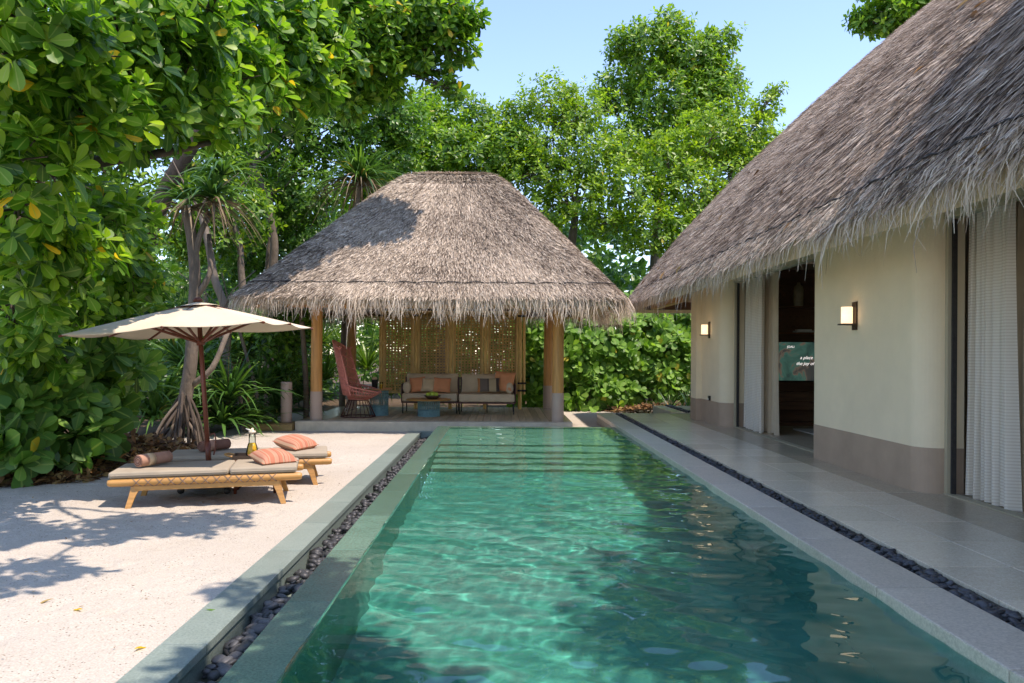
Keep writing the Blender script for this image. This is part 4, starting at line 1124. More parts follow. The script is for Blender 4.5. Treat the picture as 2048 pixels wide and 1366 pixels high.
# ================================================================== LOUNGERS
def make_lounger(label, loc, rz, group, tip=0):
    o = thing('sun_lounger', label, 'sun lounger', loc, rz, group)
    o.rotation_euler = (0, tip, rz)
    L, W, ZR = .93, .325, .262
    for s in (-1, 1):
        y = s * W
        rl = MB().tube([(-L, y, ZR), (-L + .015, y, ZR), (-L + .05, y, ZR), (L - .05, y, ZR), (L - .015, y, ZR), (L, y, ZR)], [.026, .036, .040, .040, .036, .026], 14).build('side_rail', M['teak'], o, True)
        MB().box(-L + .25, L - .22, y - .018, y + .018, ZR - .085, ZR - .036).build('apron', M['teak'], rl, bevel=.004)
        lc = MB(); n = 13
        x0, x1 = -L + .22, L - .24; dx = (x1 - x0) / n; rr = .0425
        for k in range(n):
            for d in (0, 1):
                pts = []
                for i in range(9):
                    t = i / 8; a = math.pi * (.95 * t - .475) if True else 0
                    xx = x0 + (k + (t if d == 0 else 1 - t)) * dx
                    pts.append((xx, y + s * 0 + math.cos(a) * rr * (-1 if s < 0 else 1), ZR + math.sin(a) * rr))
                lc.tube(pts, .0042, 4)
        lc.build('lacing', M['cord'], rl)
    for s in (-1, 1):
        MB().tube([(s * (L - .11), -W + .03, ZR), (s * (L - .11), W - .03, ZR)], .032, 12).build('cross_rail', M['teak'], o, True)
        for t in (-1, 1):
            lg = MB(); x, y = s * (L - .27), t * (W - .02)
            fx, fy = s * .085, t * .05
            def sec(c, a, b): return [(c[0] - a, c[1] - b, c[2]), (c[0] + a, c[1] - b, c[2]), (c[0] + a, c[1] + b, c[2]), (c[0] - a, c[1] + b, c[2])]
            v = sec((x, y, ZR - .02), .05, .022) + sec((x + fx * .5, y + fy * .5, .12), .032, .022) + sec((x + fx, y + fy, -.01), .026, .02)
            f = [(0, 1, 2, 3), (11, 10, 9, 8)]
            for q in (0, 4):
                for i in range(4): f.append((q + i, q + (i + 1) % 4, q + 4 + (i + 1) % 4, q + 4 + i))
            lg.add(v, f).build('leg', M['teak'], o, bevel=.006)
    for k in range(9):
        x = -L + .16 + k * (2 * L - .32) / 8
        MB().box(x - .03, x + .03, -W + .035, W - .035, ZR + .008, ZR + .026).build('slat', M['teak'], o)
    mt = soft_box('mattress', -L + .01, .21, -W - .025, W + .025, ZR + .042, ZR + .105, M['mattress'], o, .028)
    m2 = soft_box('mattress', .216, L - .05, -W - .025, W + .025, ZR + .042, ZR + .108, M['mattress'], o, .028)
    for mm, (a, b) in ((mt, (-L + .01, .21)), (m2, (.216, L - .05))):
        MB().tube([(a + .02, -W - .027, ZR + .072), (b - .02, -W - .027, ZR + .072)], .006, 6).build('piping', M['mattress'], mm)
    return o
LR = rad(12.5)
L1, L2 = Vector((-3.02, 8.39, -.005)), Vector((-2.96, 9.56, -.005))
make_lounger('nearer timber sun lounger with laced rails and a grey-beige mattress', L1, LR, 'sun loungers on the sand', -.012)
make_lounger('farther timber sun lounger with laced rails, half behind the umbrella pole', L2, LR, 'sun loungers on the sand', -.006)
def lounge_pt(L, x, y, z):
    return L + Vector((x * math.cos(LR) - y * math.sin(LR), x * math.sin(LR) + y * math.cos(LR), z))
pillow('striped_pillow', 'red and beige striped pillow on the nearer lounger', M['stripe'], lounge_pt(L1, .62, .0, .425), (.41, .39), rad(9), LR + .5, 0, .17)
pillow('striped_pillow', 'red and beige striped pillow on the farther lounger', M['stripe'], lounge_pt(L2, .50, .08, .445), (.42, .40), rad(12), LR + .65, .2, .17)
def towel(p, rz, label, mat):
    o = thing('rolled_towel', label, 'towel', p, rz, 'rolled towels on the loungers')
    mb = MB(); pts = []
    for i in range(40):
        a = i * .42; r = .012 + .0031 * i * .42 * 1.0; pts.append((r * math.cos(a), r * math.sin(a)))
    R_ = .062
    mb.tube([(-.2, 0, R_), (-.195, 0, R_), (-.05, .004, R_), (.1, -.003, R_ * 1.02), (.195, 0, R_), (.2, 0, R_)], [R_ * .9, R_, R_ * 1.02, R_ * .98, R_, R_ * .92], 22)
    mb.build('roll', mat, o, True)
    sp = MB()
    for i in range(len(pts) - 1):
        (x0, y0), (x1, y1) = pts[i], pts[i + 1]; sp.tube([(-.203, x0, R_ + y0), (-.203, x1, R_ + y1)], .0045, 4)
    sp.build('rolled_edge', M['towel_dark'], o)
    MB().tube([(-.10, 0, R_), (-.02, 0, R_)], R_ * 1.045, 22).build('border_stripe', M['towel'] if mat is not M['towel'] else M['cream_cloth'], o, True)
towel(lounge_pt(L1, -.58, .05, .372), rad(66), 'rolled pinkish towel with a coiled end on the nearer lounger', M['towel'])
towel(lounge_pt(L2, -.44, .10, .372), rad(60), 'rolled brown towel on the farther lounger beside the umbrella pole', M['towel_dark'])

# ------------------------------------------------------------------ low table with tray and carafe
TB = Vector((-2.72, 8.93, 0))
tb = thing('lounger_table', 'low dark timber table between the two loungers under a tray', 'table', TB, LR)
MB().box(-.25, .25, -.16, .16, .33, .36).build('table_top', M['dark_wood'], tb, bevel=.006)
for sx_ in (-1, 1):
    for sy_ in (-1, 1): MB().tube([(sx_ * .2, sy_ * .12, .331), (sx_ * .21, sy_ * .13, -.01)], [.022, .018], 8).build('leg', M['umbrella_wood'], tb, True)
ty = thing('serving_tray', 'dark timber tray with handles holding the carafe', 'tray', TB + Vector((0, 0, .3615)), LR)
t_ = MB().box(-.24, .24, -.15, .15, 0, .012)
for d in ((-.24, .24, -.15, -.138, .0125, .045), (-.24, .24, .138, .15, .0125, .045), (-.24, -.228, -.137, .137, .0125, .045), (.228, .24, -.137, .137, .0125, .045)): t_.box(*d)
t_.build('tray_body', M['bronze'], ty, bevel=.002)
for s in (-1, 1): MB().tube(smooth_path([(s * .235, -.10, .03), (s * .30, -.09, .045), (s * .33, 0, .05), (s * .30, .09, .045), (s * .235, .10, .03)], 4), .012, 8).build('handle', M['teak'], ty, True)
cf = thing('carafe', 'glass carafe of orange juice with a pouring lid on the tray', 'carafe', TB + Vector((-.03, -.05, .374)))
MB().lathe([(.045, 0), (.062, .012), (.066, .05), (.055, .12), (.038, .17), (.036, .27), (.033, .27), (.033, .17), (.05, .12), (.06, .05), (.055, .012), (.001, .010)], 24).build('bottle', M['glass'], cf, True)
MB().lathe([(.050, .013), (.057, .05), (.048, .12), (.034, .16), (.001, .16)], 20).build('juice', M['juice'], cf, True)
MB().lathe([(.04, .268), (.04, .295), (.02, .30), (.012, .325), (.001, .33)], 18).build('lid', M['terrazzo'], cf, True)
MB().add([(.0, -.03, .29), (.0, .03, .29), (-.075, .0, .318), (.0, -.028, .30), (.0, .028, .30), (-.07, .0, .325)], [(0, 1, 2), (5, 4, 3), (0, 3, 4, 1), (1, 4, 5, 2), (2, 5, 3, 0)]).build('spout', M['white'], cf)
MB().lathe([(.034, 0), (.034, .006), (.001, .006)], 16).build('orange_slice', M['juice'], cf, True).matrix_basis = Matrix.Translation((.0, -.04, .09)) @ Matrix.Rotation(1.3, 4, 'X')

# ------------------------------------------------------------------ umbrella
UB = Vector((-3.20, 8.86, 0))
um = thing('garden_umbrella', 'square cream umbrella on a leaning dark red pole behind the near lounger', 'umbrella', UB)
base = MB().box(-.3, .3, -.26, .26, .075, .13).build('base_tray', M['dark_metal'], um, bevel=.01)
MB().box(-.27, .27, -.23, .23, .131, .16).build('base_slab', M['concrete'], base, bevel=.01)
for sx_ in (-1, 1):
    for sy_ in (-1, 1): MB().lathe([(.036, -.015), (.036, .015)], 14).build('caster', M['black'], base, True).matrix_basis = Matrix.Translation((sx_ * .25, sy_ * .2, .04)) @ Matrix.Rotation(1.57, 4, 'X')
lean = Matrix.Rotation(rad(-4.2), 4, 'Y')
mast = bpy.data.objects.new('mast', None)
ZU = 2.10                                   # crown height along the pole
def lv(p): return lean @ Vector(p)
pole = MB().tube([lv((0, 0, .16)), lv((0, 0, ZU + .02))], .026, 16).build('pole', M['umbrella_wood'], um, True)
MB().tube([lv((0, 0, .30)), lv((0, 0, .55))], .030, 16).build('sleeve', M['umbrella_wood'], pole, True)
MB().tube(smooth_path([lv((.03, 0, .62)), lv((.085, 0, .63)), lv((.09, 0, .50)), lv((.06, 0, .40))], 4), .008, 6).build('crank_handle', M['umbrella_wood'], pole, True)
MB().tube([lv((0, 0, 1.62)), lv((0, 0, 1.70))], .045, 16).build('runner', M['umbrella_wood'], pole, True)
MB().tube([lv((0, 0, ZU)), lv((0, 0, ZU + .03)), lv((0, 0, ZU + .05))], [.05, .05, .03], 16).build('finial', M['umbrella_wood'], pole, True)
hs_ = 1.0
def can(u, v):                              # canopy height over the square
    d = max(abs(u), abs(v)); e = math.hypot(u, v)
    return ZU - .02 - .285 * (d ** 1.12) * (.82 + .18 * e / max(d, 1e-6) * .9) - .0 + .012 * math.sin(math.pi * min(1, d)) * 0
n = 24; V, Fq = [], []
for lay, dz in ((0, 0), (1, -.006)):
    for j in range(n + 1):
        for i in range(n + 1):
            u, v = 2 * i / n - 1, 2 * j / n - 1
            d = max(abs(u), abs(v)); lo = min(abs(u), abs(v))
            sag = .03 * math.sin(math.pi * (lo / max(d, 1e-6))) * d           # cloth slack between ribs
            V.append(tuple(lv((u * hs_ * (1 - .02 * math.sin(math.pi * abs(v))), v * hs_ * (1 - .02 * math.sin(math.pi * abs(u))), can(u, v) - sag + dz))))
N = (n + 1) ** 2
for j in range(n):
    for i in range(n):
        a = j * (n + 1) + i; q4 = (a, a + 1, a + n + 2, a + n + 1)
        sp = ((q4[0], q4[1], q4[2]), (q4[0], q4[2], q4[3])) if (2 * i - n + 1) * (2 * j - n + 1) > 0 else ((q4[0], q4[1], q4[3]), (q4[1], q4[2], q4[3]))
        for t3 in sp: Fq.append(t3); Fq.append(tuple(x + N for x in t3[::-1]))
for i in range(n):
    for a, b_ in ((i, i + 1), ((n) * (n + 1) + i + 1, (n) * (n + 1) + i), ((i + 1) * (n + 1), i * (n + 1)), (i * (n + 1) + n, (i + 1) * (n + 1) + n)):
        Fq.append((b_, a, a + N, b_ + N))
cn = MB().add(V, Fq).build('canopy', M['cloth'], um, True)
vv, ff = [], []
for i in range(17):
    a = 2 * math.pi * i / 16
    for q in (.03, .23): vv.append(tuple(lv((q * math.cos(a), q * math.sin(a), ZU + .005 - q * .23))))
for i in range(16): ff.append((2 * i, 2 * i + 1, 2 * i + 3, 2 * i + 2))
MB().add(vv, ff).build('vent_flap', M['cloth'], cn, True)
for k in range(8):
    a = k * math.pi / 4
    cu, sv = math.cos(a), math.sin(a); q = 1 / max(abs(cu), abs(sv))
    e = (cu * q * 1.01, sv * q * 1.01)
    rib = MB().tube([lv((.04 * cu, .04 * sv, ZU - .02)), lv((e[0] * .5, e[1] * .5, can(e[0] * .5, e[1] * .5) - .022)), lv((e[0], e[1], can(e[0], e[1]) - .012))], [.016, .016, .013], 6).build('rib', M['umbrella_wood'], um)
    MB().tube([lv((.045 * cu, .045 * sv, 1.66)), lv((e[0] * .52, e[1] * .52, can(e[0] * .52, e[1] * .52) - .03))], .0155, 6).build('strut', M['umbrella_wood'], rib)

# ================================================================== VEGETATION
def tree(name, label, cat, trunk, r0, blobs, L, wid, n, dens, lmat, bmat, group=None, single=0, tmpl=LEAF17, tri=TRI17, limb_r=.05, fork=None, bare=0, nlimb=99, extra=()):
    """trunk: list of world points; blobs: (px, py, Y, (rx, ry, rz)) or (Vector, r)"""
    loc = Vector((trunk[0][0], trunk[0][1], 0))
    t = thing(name, label, cat, loc, 0, group)
    pts = smooth_path(trunk, 5); k = len(pts) - 1
    tm = MB().tube([p - loc for p in pts], [r0 * (1.35 if i == 0 else 1 - .55 * i / k) for i in range(k + 1)], 12)
    tk = tm.build('trunk', bmat, t, True)
    bl = []
    for b in blobs:
        c = AT(b[0], b[1], b[2]) if not isinstance(b[0], Vector) else b[0]
        r = b[-1]; r = (r, r, r * .8) if not isinstance(r, tuple) else r
        bl.append((tuple(c), r))
    lm = MB(); top = pts[-1]; mid = pts[int(k * .7)]
    for i, (c, r) in enumerate(bl[:nlimb]):
        c = Vector(c); a = fork if fork is not None else (top if c.z > top.z - .5 else mid)
        near = min((p for p in pts[k // 2:]), key=lambda p: (p - c).length); a = a if (a - c).length < (near - c).length * 1.6 else near
        limb(lm, a - loc, c - loc, limb_r, limb_r * .3, .08, 7)
        for _ in range(5 + bare):
            d = Vector(unit(RNG.normal(0, 1, 3)))
            e = c + Vector((d.x * r[0], d.y * r[1], d.z * r[2])) * random.uniform(.6, 1.05)
            limb(lm, c - loc + (a - c) * random.uniform(0, .3), e - loc, limb_r * .35, .006, .12, 5)
    for pth, ra in extra:
        q = smooth_path(pth, 4); lm.tube([p - loc for p in q], list(np.linspace(ra, ra * .35, len(q))), 8)
    lm.build('branches', bmat, t, True)
    C, A = blob_clusters(bl, dens)
    foliage('crown', rosettes(C, A, n, L), wid, lmat, t, loc, single, tmpl, tri)
    return t
R_ = lambda a: (a, a, a * .75)
# --- the big sea almond on the left, its limbs reaching over the sand
almond = [(30, 40, 5.6, .48), (120, 100, 6.0, .5), (60, 200, 6.0, .42), (30, 330, 6.0, .40), (180, 230, 6.4, .42), (230, 60, 7.5, .6), (330, 30, 8, .6), (340, 130, 8, .55), (300, 240, 8, .42), (430, 230, 8.4, .4),
          (110, 270, 7.4, .36), (450, 60, 9.5, .65), (470, 160, 9.5, .55), (560, 40, 10.5, .7), (570, 130, 10.5, .55), (545, 225, 10.5, .36), (620, 90, 11, .5), (630, 170, 11, .35),
          (40, 440, 6.8, .45), (110, 500, 7.2, .45), (60, 570, 7.4, .45), (180, 430, 7.8, .4), (270, 420, 8.8, .26), (30, 650, 8.8, .45), (120, 600, 9.6, .5), (70, 700, 9.4, .45), (230, 510, 10.2, .42), (290, 560, 10.6, .34), (200, 620, 10.4, .45)]
almond += [(Vector((-1.5, 5.9, 4.7)), .5), (Vector((-.7, 6.2, 5.0)), .45), (Vector((-2.3, 5.6, 4.6)), .45), (Vector((-1.35, 4.55, 4.6)), .36)]
tree('sea_almond_tree', 'large-leaved sea almond tree reaching over the sand from the left', 'tree',
     [(-7.2, 8.6, 0), (-6.9, 8.3, 1.8), (-6.3, 8.2, 3.0), (-5.0, 8.4, 3.75), (-3.7, 8.7, 4.1)], .22,
     almond, .185, .54, 8, 19, M['leaf'], M['bark_dark'], None, 300, limb_r=.04, bare=5, nlimb=len(almond) - 4,
     extra=(([(-3.7, 8.7, 4.1), (-2.9, 7.9, 4.9), (-2.2, 6.8, 5.2), (-1.5, 5.9, 4.9), (-1.35, 4.7, 4.65)], .05), ([(-2.2, 6.8, 5.2), (-1.4, 6.5, 5.2), (-.7, 6.2, 5.1)], .03), ([AT(-60, 380, 7.4), AT(80, 345, 7.6), AT(230, 318, 7.9), AT(330, 305, 8.2), AT(420, 285, 8.5)], .085)))
tree('tall_almond_tree', 'tall sea almond whose thin branch ends hang against the sky above the pavilion', 'tree',
     [(-8.2, 16.5, 0), (-7.6, 16.4, 3), (-6.0, 16.0, 6.0), (-4.0, 15.8, 7.6)], .24,
     [(650, 40, 14.5, .85), (660, 125, 14.5, .6), (740, 50, 15, .75), (750, 125, 15, .5), (700, 150, 15, .4), (820, 30, 15.5, .7), (820, 110, 15.5, .45), (880, 60, 15.5, .5), (900, 15, 15.5, .5), (915, 100, 15.5, .32), (905, 175, 15.5, .2), (870, 150, 15.8, .25), (780, 175, 15.5, .3), (700, 200, 15.2, .4), (935, 40, 15.5, .25), (720, 30, 15, .6)],
     .21, .56, 8, 24, M['leaf'], M['bark_dark'], None, 60, limb_r=.04, bare=4, tmpl=LEAF8, tri=TRI8)
# --- tree overhead, behind the camera, shading the near pool
tree('overhanging_tree', 'broad tree leaning in over the near end of the pool', 'tree', [(3.4, -6.5, 0), (3.2, -5.2, 3), (2.6, -2.4, 5.2), (1.8, .3, 5.8)], .2,
     [(Vector((1.2, 2.3, 5.6)), .6), (Vector((1.9, 2.9, 5.8)), .55), (Vector((1.4, 3.5, 5.7)), .45), (Vector((2.4, 2.0, 6.0)), .7), (Vector((.9, 1.2, 5.6)), .7), (Vector((1.0, 3.9, 6.0)), .3), (Vector((2.0, 1.2, 5.8)), .6)],
     .2, .56, 8, 22, M['leaf'], M['bark_dark'], None, tmpl=LEAF5, tri=TRI5)
# --- woodland trees
far = dict(tmpl=LEAF5, tri=TRI5)
G_ = 'woodland trees behind the garden'
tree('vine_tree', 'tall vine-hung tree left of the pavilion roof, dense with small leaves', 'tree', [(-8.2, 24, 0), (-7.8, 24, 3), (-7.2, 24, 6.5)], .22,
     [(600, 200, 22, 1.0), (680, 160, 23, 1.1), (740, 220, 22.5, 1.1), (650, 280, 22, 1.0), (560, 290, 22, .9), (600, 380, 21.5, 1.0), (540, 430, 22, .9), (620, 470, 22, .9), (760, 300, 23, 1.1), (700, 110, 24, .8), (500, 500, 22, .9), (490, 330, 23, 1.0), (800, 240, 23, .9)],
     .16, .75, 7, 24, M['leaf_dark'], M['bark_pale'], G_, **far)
tree('almond_tree', 'broad green tree directly behind the pavilion ridge', 'tree', [(-2.0, 27, 0), (-1.9, 27, 4), (-1.6, 27, 6)], .25,
     [(840, 260, 27, 1.0), (920, 240, 27, 1.0), (880, 310, 26, 1.2), (960, 320, 26, 1.2), (800, 340, 25.5, 1.2), (1000, 260, 27, .9), (740, 400, 25, 1.2), (1040, 310, 26, 1.0), (850, 200, 28, .6)],
     .24, .55, 7, 17, M['leaf_far'], M['bark_pale'], G_, **far)
tree('crown_tree', 'tallest dark green tree standing against the sky right of centre', 'tree', [(5.8, 30, 0), (5.8, 30, 5), (6.0, 30, 9)], .3,
     [(1300, 100, 30, 1.3), (1380, 120, 30, 1.2), (1430, 90, 30, .8), (1250, 90, 30, .7), (1240, 180, 30, .9), (1330, 200, 29.5, 1.4), (1420, 200, 29.5, 1.2), (1270, 280, 29.5, 1.2), (1440, 160, 30, .9), (1210, 210, 30, .35), (1340, 60, 30, .8), (1380, 290, 29.5, 1.3)],
     .25, .55, 7, 17, M['leaf_far'], M['bark_pale'], G_, **far)
tree('round_tree', 'rounded bright green tree with bare twigs between the two roofs', 'tree', [(2.2, 26, 0), (2.2, 26, 4), (2.4, 26, 6)], .25,
     [(1100, 200, 26, .95), (1170, 220, 26, 1.0), (1040, 240, 26.5, .9), (1130, 300, 25.5, 1.2), (1080, 350, 25.3, 1.1), (1190, 330, 25.5, 1.0), (1020, 330, 26, .8), (1150, 400, 25, 1.0), (1090, 430, 25, .8), (1140, 240, 25.5, .8)],
     .17, .6, 7, 17, M['leaf_yel'], M['bark_pale'], G_, bare=12, **far)
tree('yellow_green_tree', 'wide yellow-green tree beside the villa roof, its crown reaching right', 'tree', [(6.6, 26.5, 0), (6.5, 26.5, 4), (6.4, 26.5, 6)], .25,
     [(1330, 320, 26, 1.2), (1420, 270, 26.5, 1.2), (1490, 270, 26.5, 1.0), (1530, 220, 26.5, .5), (1550, 180, 26.5, .35), (1250, 380, 25.5, 1.1), (1380, 390, 25.5, 1.2), (1470, 350, 26, 1.1), (1300, 460, 25, 1.0), (1540, 290, 26, .6), (1240, 300, 26, .7), (1360, 470, 25, .9), (1200, 450, 25, .6), (1520, 330, 26, .8)],
     .19, .6, 7, 18, M['leaf_yel'], M['bark_pale'], G_, bare=9, **far)
tree('roof_tree', 'dark leafy tree top rising behind the villa roof at the upper right', 'tree', [(11.5, 22, 0), (11.4, 22, 6), (11.0, 21.5, 10)], .25,
     [(1770, 30, 21, .6), (1730, 40, 21, .35), (1830, 10, 21, .8), (1800, 60, 21, .35), (1880, -30, 21, 1.0), (1770, -30, 21, .6), (1990, -60, 21, 1.2)],
     .25, .55, 7, 20, M['leaf'], M['bark'], G_, **far)
tree('villa_side_tree', 'tree behind the villa reaching over the near part of its roof', 'tree', [(14.5, 2.5, 0), (13.8, 2.8, 5), (11, 3.2, 8.5), (8, 3.8, 9.6)], .25,
     [(Vector((5.6, 4.2, 8.6)), .8), (Vector((6.6, 4.0, 9.0)), .9), (Vector((5.0, 3.2, 8.2)), .7), (Vector((7.6, 4.4, 9.4)), .9), (Vector((5.9, 5.4, 8.9)), .6)], .21, .56, 8, 20, M['leaf'], M['bark'], G_, **far)
tree('left_back_tree', 'leafy tree filling the gap above the umbrella on the left', 'tree', [(-10.5, 19, 0), (-10.3, 19, 3), (-10, 19, 5)], .2,
     [(300, 260, 18, .9), (400, 330, 18.5, 1.0), (200, 330, 17, 1.0), (480, 420, 19, .9), (330, 420, 17.5, .9), (420, 480, 18.5, .8), (240, 480, 16, .8), (450, 250, 19, 1.0), (130, 250, 17, 1.2), (60, 140, 17, 1.3), (250, 130, 18, 1.2), (420, 130, 19, 1.2), (540, 180, 20, 1.0)],
     .19, .6, 7, 16, M['leaf_far'], M['bark_pale'], G_, **far)
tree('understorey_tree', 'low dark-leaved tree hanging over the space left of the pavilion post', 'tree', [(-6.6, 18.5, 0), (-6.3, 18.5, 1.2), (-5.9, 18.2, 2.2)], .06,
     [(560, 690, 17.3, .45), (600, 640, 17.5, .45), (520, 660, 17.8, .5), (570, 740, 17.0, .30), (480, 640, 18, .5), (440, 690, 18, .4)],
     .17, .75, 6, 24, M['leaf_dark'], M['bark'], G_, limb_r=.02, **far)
# --- far-off wood closing the view
def far_wood():
    C, A = [], []
    n = 7600
    X = RNG.uniform(-34, 30, n); Y = RNG.uniform(29, 38, n)
    top = 6.2 + 1.6 * np.sin(X * .55) + 1.0 * np.sin(X * 1.3 + 2) + np.where(X > 4, -1.0, 0) + np.where(X < -4, 1.5, 0)
    Z = RNG.uniform(0, 1, n) ** .8 * top
    C = np.stack([X, Y, Z], -1); A = unit(np.stack([RNG.normal(0, .5, n), RNG.normal(-.7, .4, n), RNG.uniform(.2, 1, n)], -1))
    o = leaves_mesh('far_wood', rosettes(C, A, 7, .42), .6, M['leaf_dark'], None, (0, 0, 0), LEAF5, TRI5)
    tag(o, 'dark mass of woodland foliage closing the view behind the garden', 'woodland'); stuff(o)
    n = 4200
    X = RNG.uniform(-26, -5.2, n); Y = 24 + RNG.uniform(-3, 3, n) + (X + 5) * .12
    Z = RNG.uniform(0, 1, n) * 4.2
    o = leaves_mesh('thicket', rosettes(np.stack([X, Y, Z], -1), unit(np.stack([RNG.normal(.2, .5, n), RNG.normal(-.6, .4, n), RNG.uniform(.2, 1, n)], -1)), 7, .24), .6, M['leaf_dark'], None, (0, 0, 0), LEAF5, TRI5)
    tag(o, 'shady thicket of leaves behind the stilt-rooted tree and the umbrella', 'thicket'); stuff(o)
far_wood()

# --- shrubs
def shrub(name, label, loc, blobs, L, wid, n, dens, lmat, group, single=0, stems=6, tmpl=LEAF17, tri=TRI17):
    loc = Vector(loc); t = thing(name, label, 'shrub', loc, 0, group)
    sm = MB()
    for i in range(stems):
        c, r = blobs[i % len(blobs)]; c = Vector(c)
        limb(sm, Vector((random.uniform(-.2, .2), random.uniform(-.2, .2), -.02)), c - loc, .022, .008, .08, 6)
    sm.build('stems', M['bark'], t, True)
    C, A = blob_clusters([(tuple(c), r) for c, r in blobs], dens)
    C[:, 2] = np.maximum(C[:, 2], .12)
    A = unit(A + np.array([0, -.45, .1]))
    foliage('foliage', rosettes(C, A, n, L, pitch=(30, 85)), wid, lmat, t, loc, single, tmpl, tri)
    return t
def B_(px, py, Y, r): return (AT(px, py, Y), (r, r, r * .8))
g1 = 'broad-leaved shrubs at the left edge of the sand'
shrub('beach_shrub', 'broad-leaved shrub with large quilted leaves at the left edge of the sand', (-5.7, 9.9, 0), [B_(90, 860, 9.9, .45), (AT(150, 890, 9.9), (.32, .4, .3)), B_(40, 900, 9.6, .38), B_(190, 830, 10.4, .3), B_(110, 780, 10.2, .45)], .30, .66, 7, 11, M['leaf_bush'], g1, 110)
shrub('beach_shrub', 'tall broad-leaved shrub below the left corner of the umbrella', (-6.2, 10.6, 0), [B_(100, 740, 10.3, .55), B_(190, 710, 10.8, .45), B_(250, 740, 11.2, .32), B_(30, 780, 10.0, .5), B_(225, 800, 11.3, .25), B_(220, 640, 11, .45), B_(20, 700, 10, .5)], .28, .62, 7, 12, M['leaf_bush'], g1, 90)
shrub('beach_shrub', 'small low shrub with pale rosettes at the bottom left', (-6.2, 9.3, 0), [(AT(30, 890, 9.3), (.35, .3, .3)), (AT(-20, 840, 9.4), (.4, .35, .4))], .32, .66, 7, 11, M['leaf_bush'], g1, 40)
g2 = 'hedge shrubs behind the path'
labs = ['hedge shrub with rounded glossy leaves just right of the sofa', 'hedge shrub seen between the pavilion posts', 'hedge shrub right of the pavilion posts with pale sunlit leaves',
        'tallest hedge shrub in the middle between pavilion and villa', 'hedge shrub left of the villa pier above the leaf litter', 'hedge shrub touching the edge of the villa pier']
for k, (px, y0) in enumerate(((1060, 21.6), (1120, 21.8), (1180, 22.0), (1240, 22.3), (1310, 22.6), (1375, 22.8))):
    bl = [B_(px, 790 if k < 4 else 770, y0 - .2, .55), B_(px - 15, 735, y0, .6), B_(px + 18, 690, y0 + .1, .6), B_(px, 655, y0 + .3, .55), B_(px + 5, 630, y0 + .8, .5)]
    c = AT(px, 700, y0)
    shrub('hedge_shrub', labs[k], (c.x, y0, 0), bl, .24, .72, 7, 13, M['leaf_hedge'], g2, 50)

# --- strap-leaved plants
def strap_plant(name, label, c, n, L, mat, group, w=.022, drop=(.2, 1.0), trunk=None, dead=0, up=1.0):
    loc = Vector((c[0], c[1], 0)); t = thing(name, label, 'plant', loc, 0, group)
    hs = [head(c, n, L, drop, up, w)]
    heads_mesh('foliage', hs, mat, t, tuple(loc))
    if trunk:
        pts = smooth_path(trunk, 4); MB().tube([p - loc for p in pts], [trunk_r for trunk_r in np.linspace(.085, .06, len(pts))], 10).build('trunk', M['bark_pale'], t, True)
    if dead:
        d = head((c[0], c[1], c[2] - .1), dead, L * .95, (1.0, 1.5), .5, w * .8); heads_mesh('dead_fronds', [d], M['dead'], t, tuple(loc))
    return t
g3 = 'strap-leaved screw pines under the trees'
pos = [(330, 800, 14.5, 1.2, 'left of the stilt roots'), (390, 830, 15.5, 1.1, 'just behind the umbrella pole'), (460, 800, 15.0, 1.3, 'right of the umbrella pole'), (520, 790, 16.5, 1.2, 'behind the carafe'),
       (560, 770, 17.5, 1.2, 'left of the tall planter'), (420, 740, 17.5, 1.4, 'high above the mattress, in the shade'), (490, 720, 18.5, 1.4, 'in deep shade between thin stems'), (350, 720, 16.5, 1.3, 'behind the stilt-rooted trunk'), (290, 780, 13.6, .9, 'beside the leaf litter heap'), (600, 800, 18.0, 1.0, 'behind the left pavilion post'),
       (445, 850, 14.9, 1.0, 'low in front, between umbrella pole and carafe'), (500, 845, 15.6, .9, 'low behind the carafe'), (555, 830, 16.9, .9, 'directly behind the timber platform'), (385, 750, 15.2, 1.2, 'behind the umbrella pole, knee high'), (575, 700, 18.6, 1.3, 'tall, beside the dark upright trunk'), (310, 840, 13.9, .9, 'low between the leaf heap and the stilt roots')]
for px, py, Y, L, wh in pos:
    c = AT(px, py, Y)
    strap_plant('screw_pine', 'dark strap-leaved screw pine ' + wh, (c.x, c.y, max(.1, c.z)), 120, L * 1.1, M['blade'], g3, .032)
g4 = 'pale strap grasses behind the pavilion'
for px, py, Y, L, wh in ((650, 760, 21.3, 1.5, 'behind the left pavilion posts'), (690, 720, 22, 1.7, 'behind the peacock chair back'), (735, 740, 21.5, 1.6, 'between chair and screen'), (780, 790, 21.2, 1.2, 'under the left screen panel'),
                         (640, 690, 22.5, 1.6, 'high behind the left front post'), (850, 800, 21.3, 1.0, 'seen below the screen behind the coffee table'), (930, 800, 21.4, .9, 'seen below the sofa'), (800, 690, 22.5, 1.6, 'behind the left lattice panel'), (920, 680, 22.8, 1.6, 'behind the middle lattice panels')):
    c = AT(px, py, Y)
    strap_plant('strap_grass', 'pale green arching strap grass ' + wh, (c.x, c.y, max(.1, c.z)), 110, L, M['grass'], g4, .022)
g5 = 'spider lilies by the villa pier'
for px, Y, wh in ((1340, 20.9, 'left clump'), (1375, 20.8, 'right clump')):
    c = AT(px, 810, Y)
    strap_plant('spider_lily', 'thin-leaved lily at the foot of the hedge, %s' % wh, (c.x, c.y, .1), 36, .9, M['blade'], g5, .014, (.1, .6))
# big screw pine head over the pavilion roof
c = AT(720, 365, 20.2)
strap_plant('screw_pine', 'large screw pine head drooping over the left slope of the pavilion roof', tuple(c), 240, 1.65, M['blade'], g3, .026, (.3, 1.1), [(c.x - .6, c.y + .9, 0), (c.x - .5, c.y + .7, 2.5), (c.x - .2, c.y + .2, 4.6), c], 70)
c = AT(560, 200, 16)
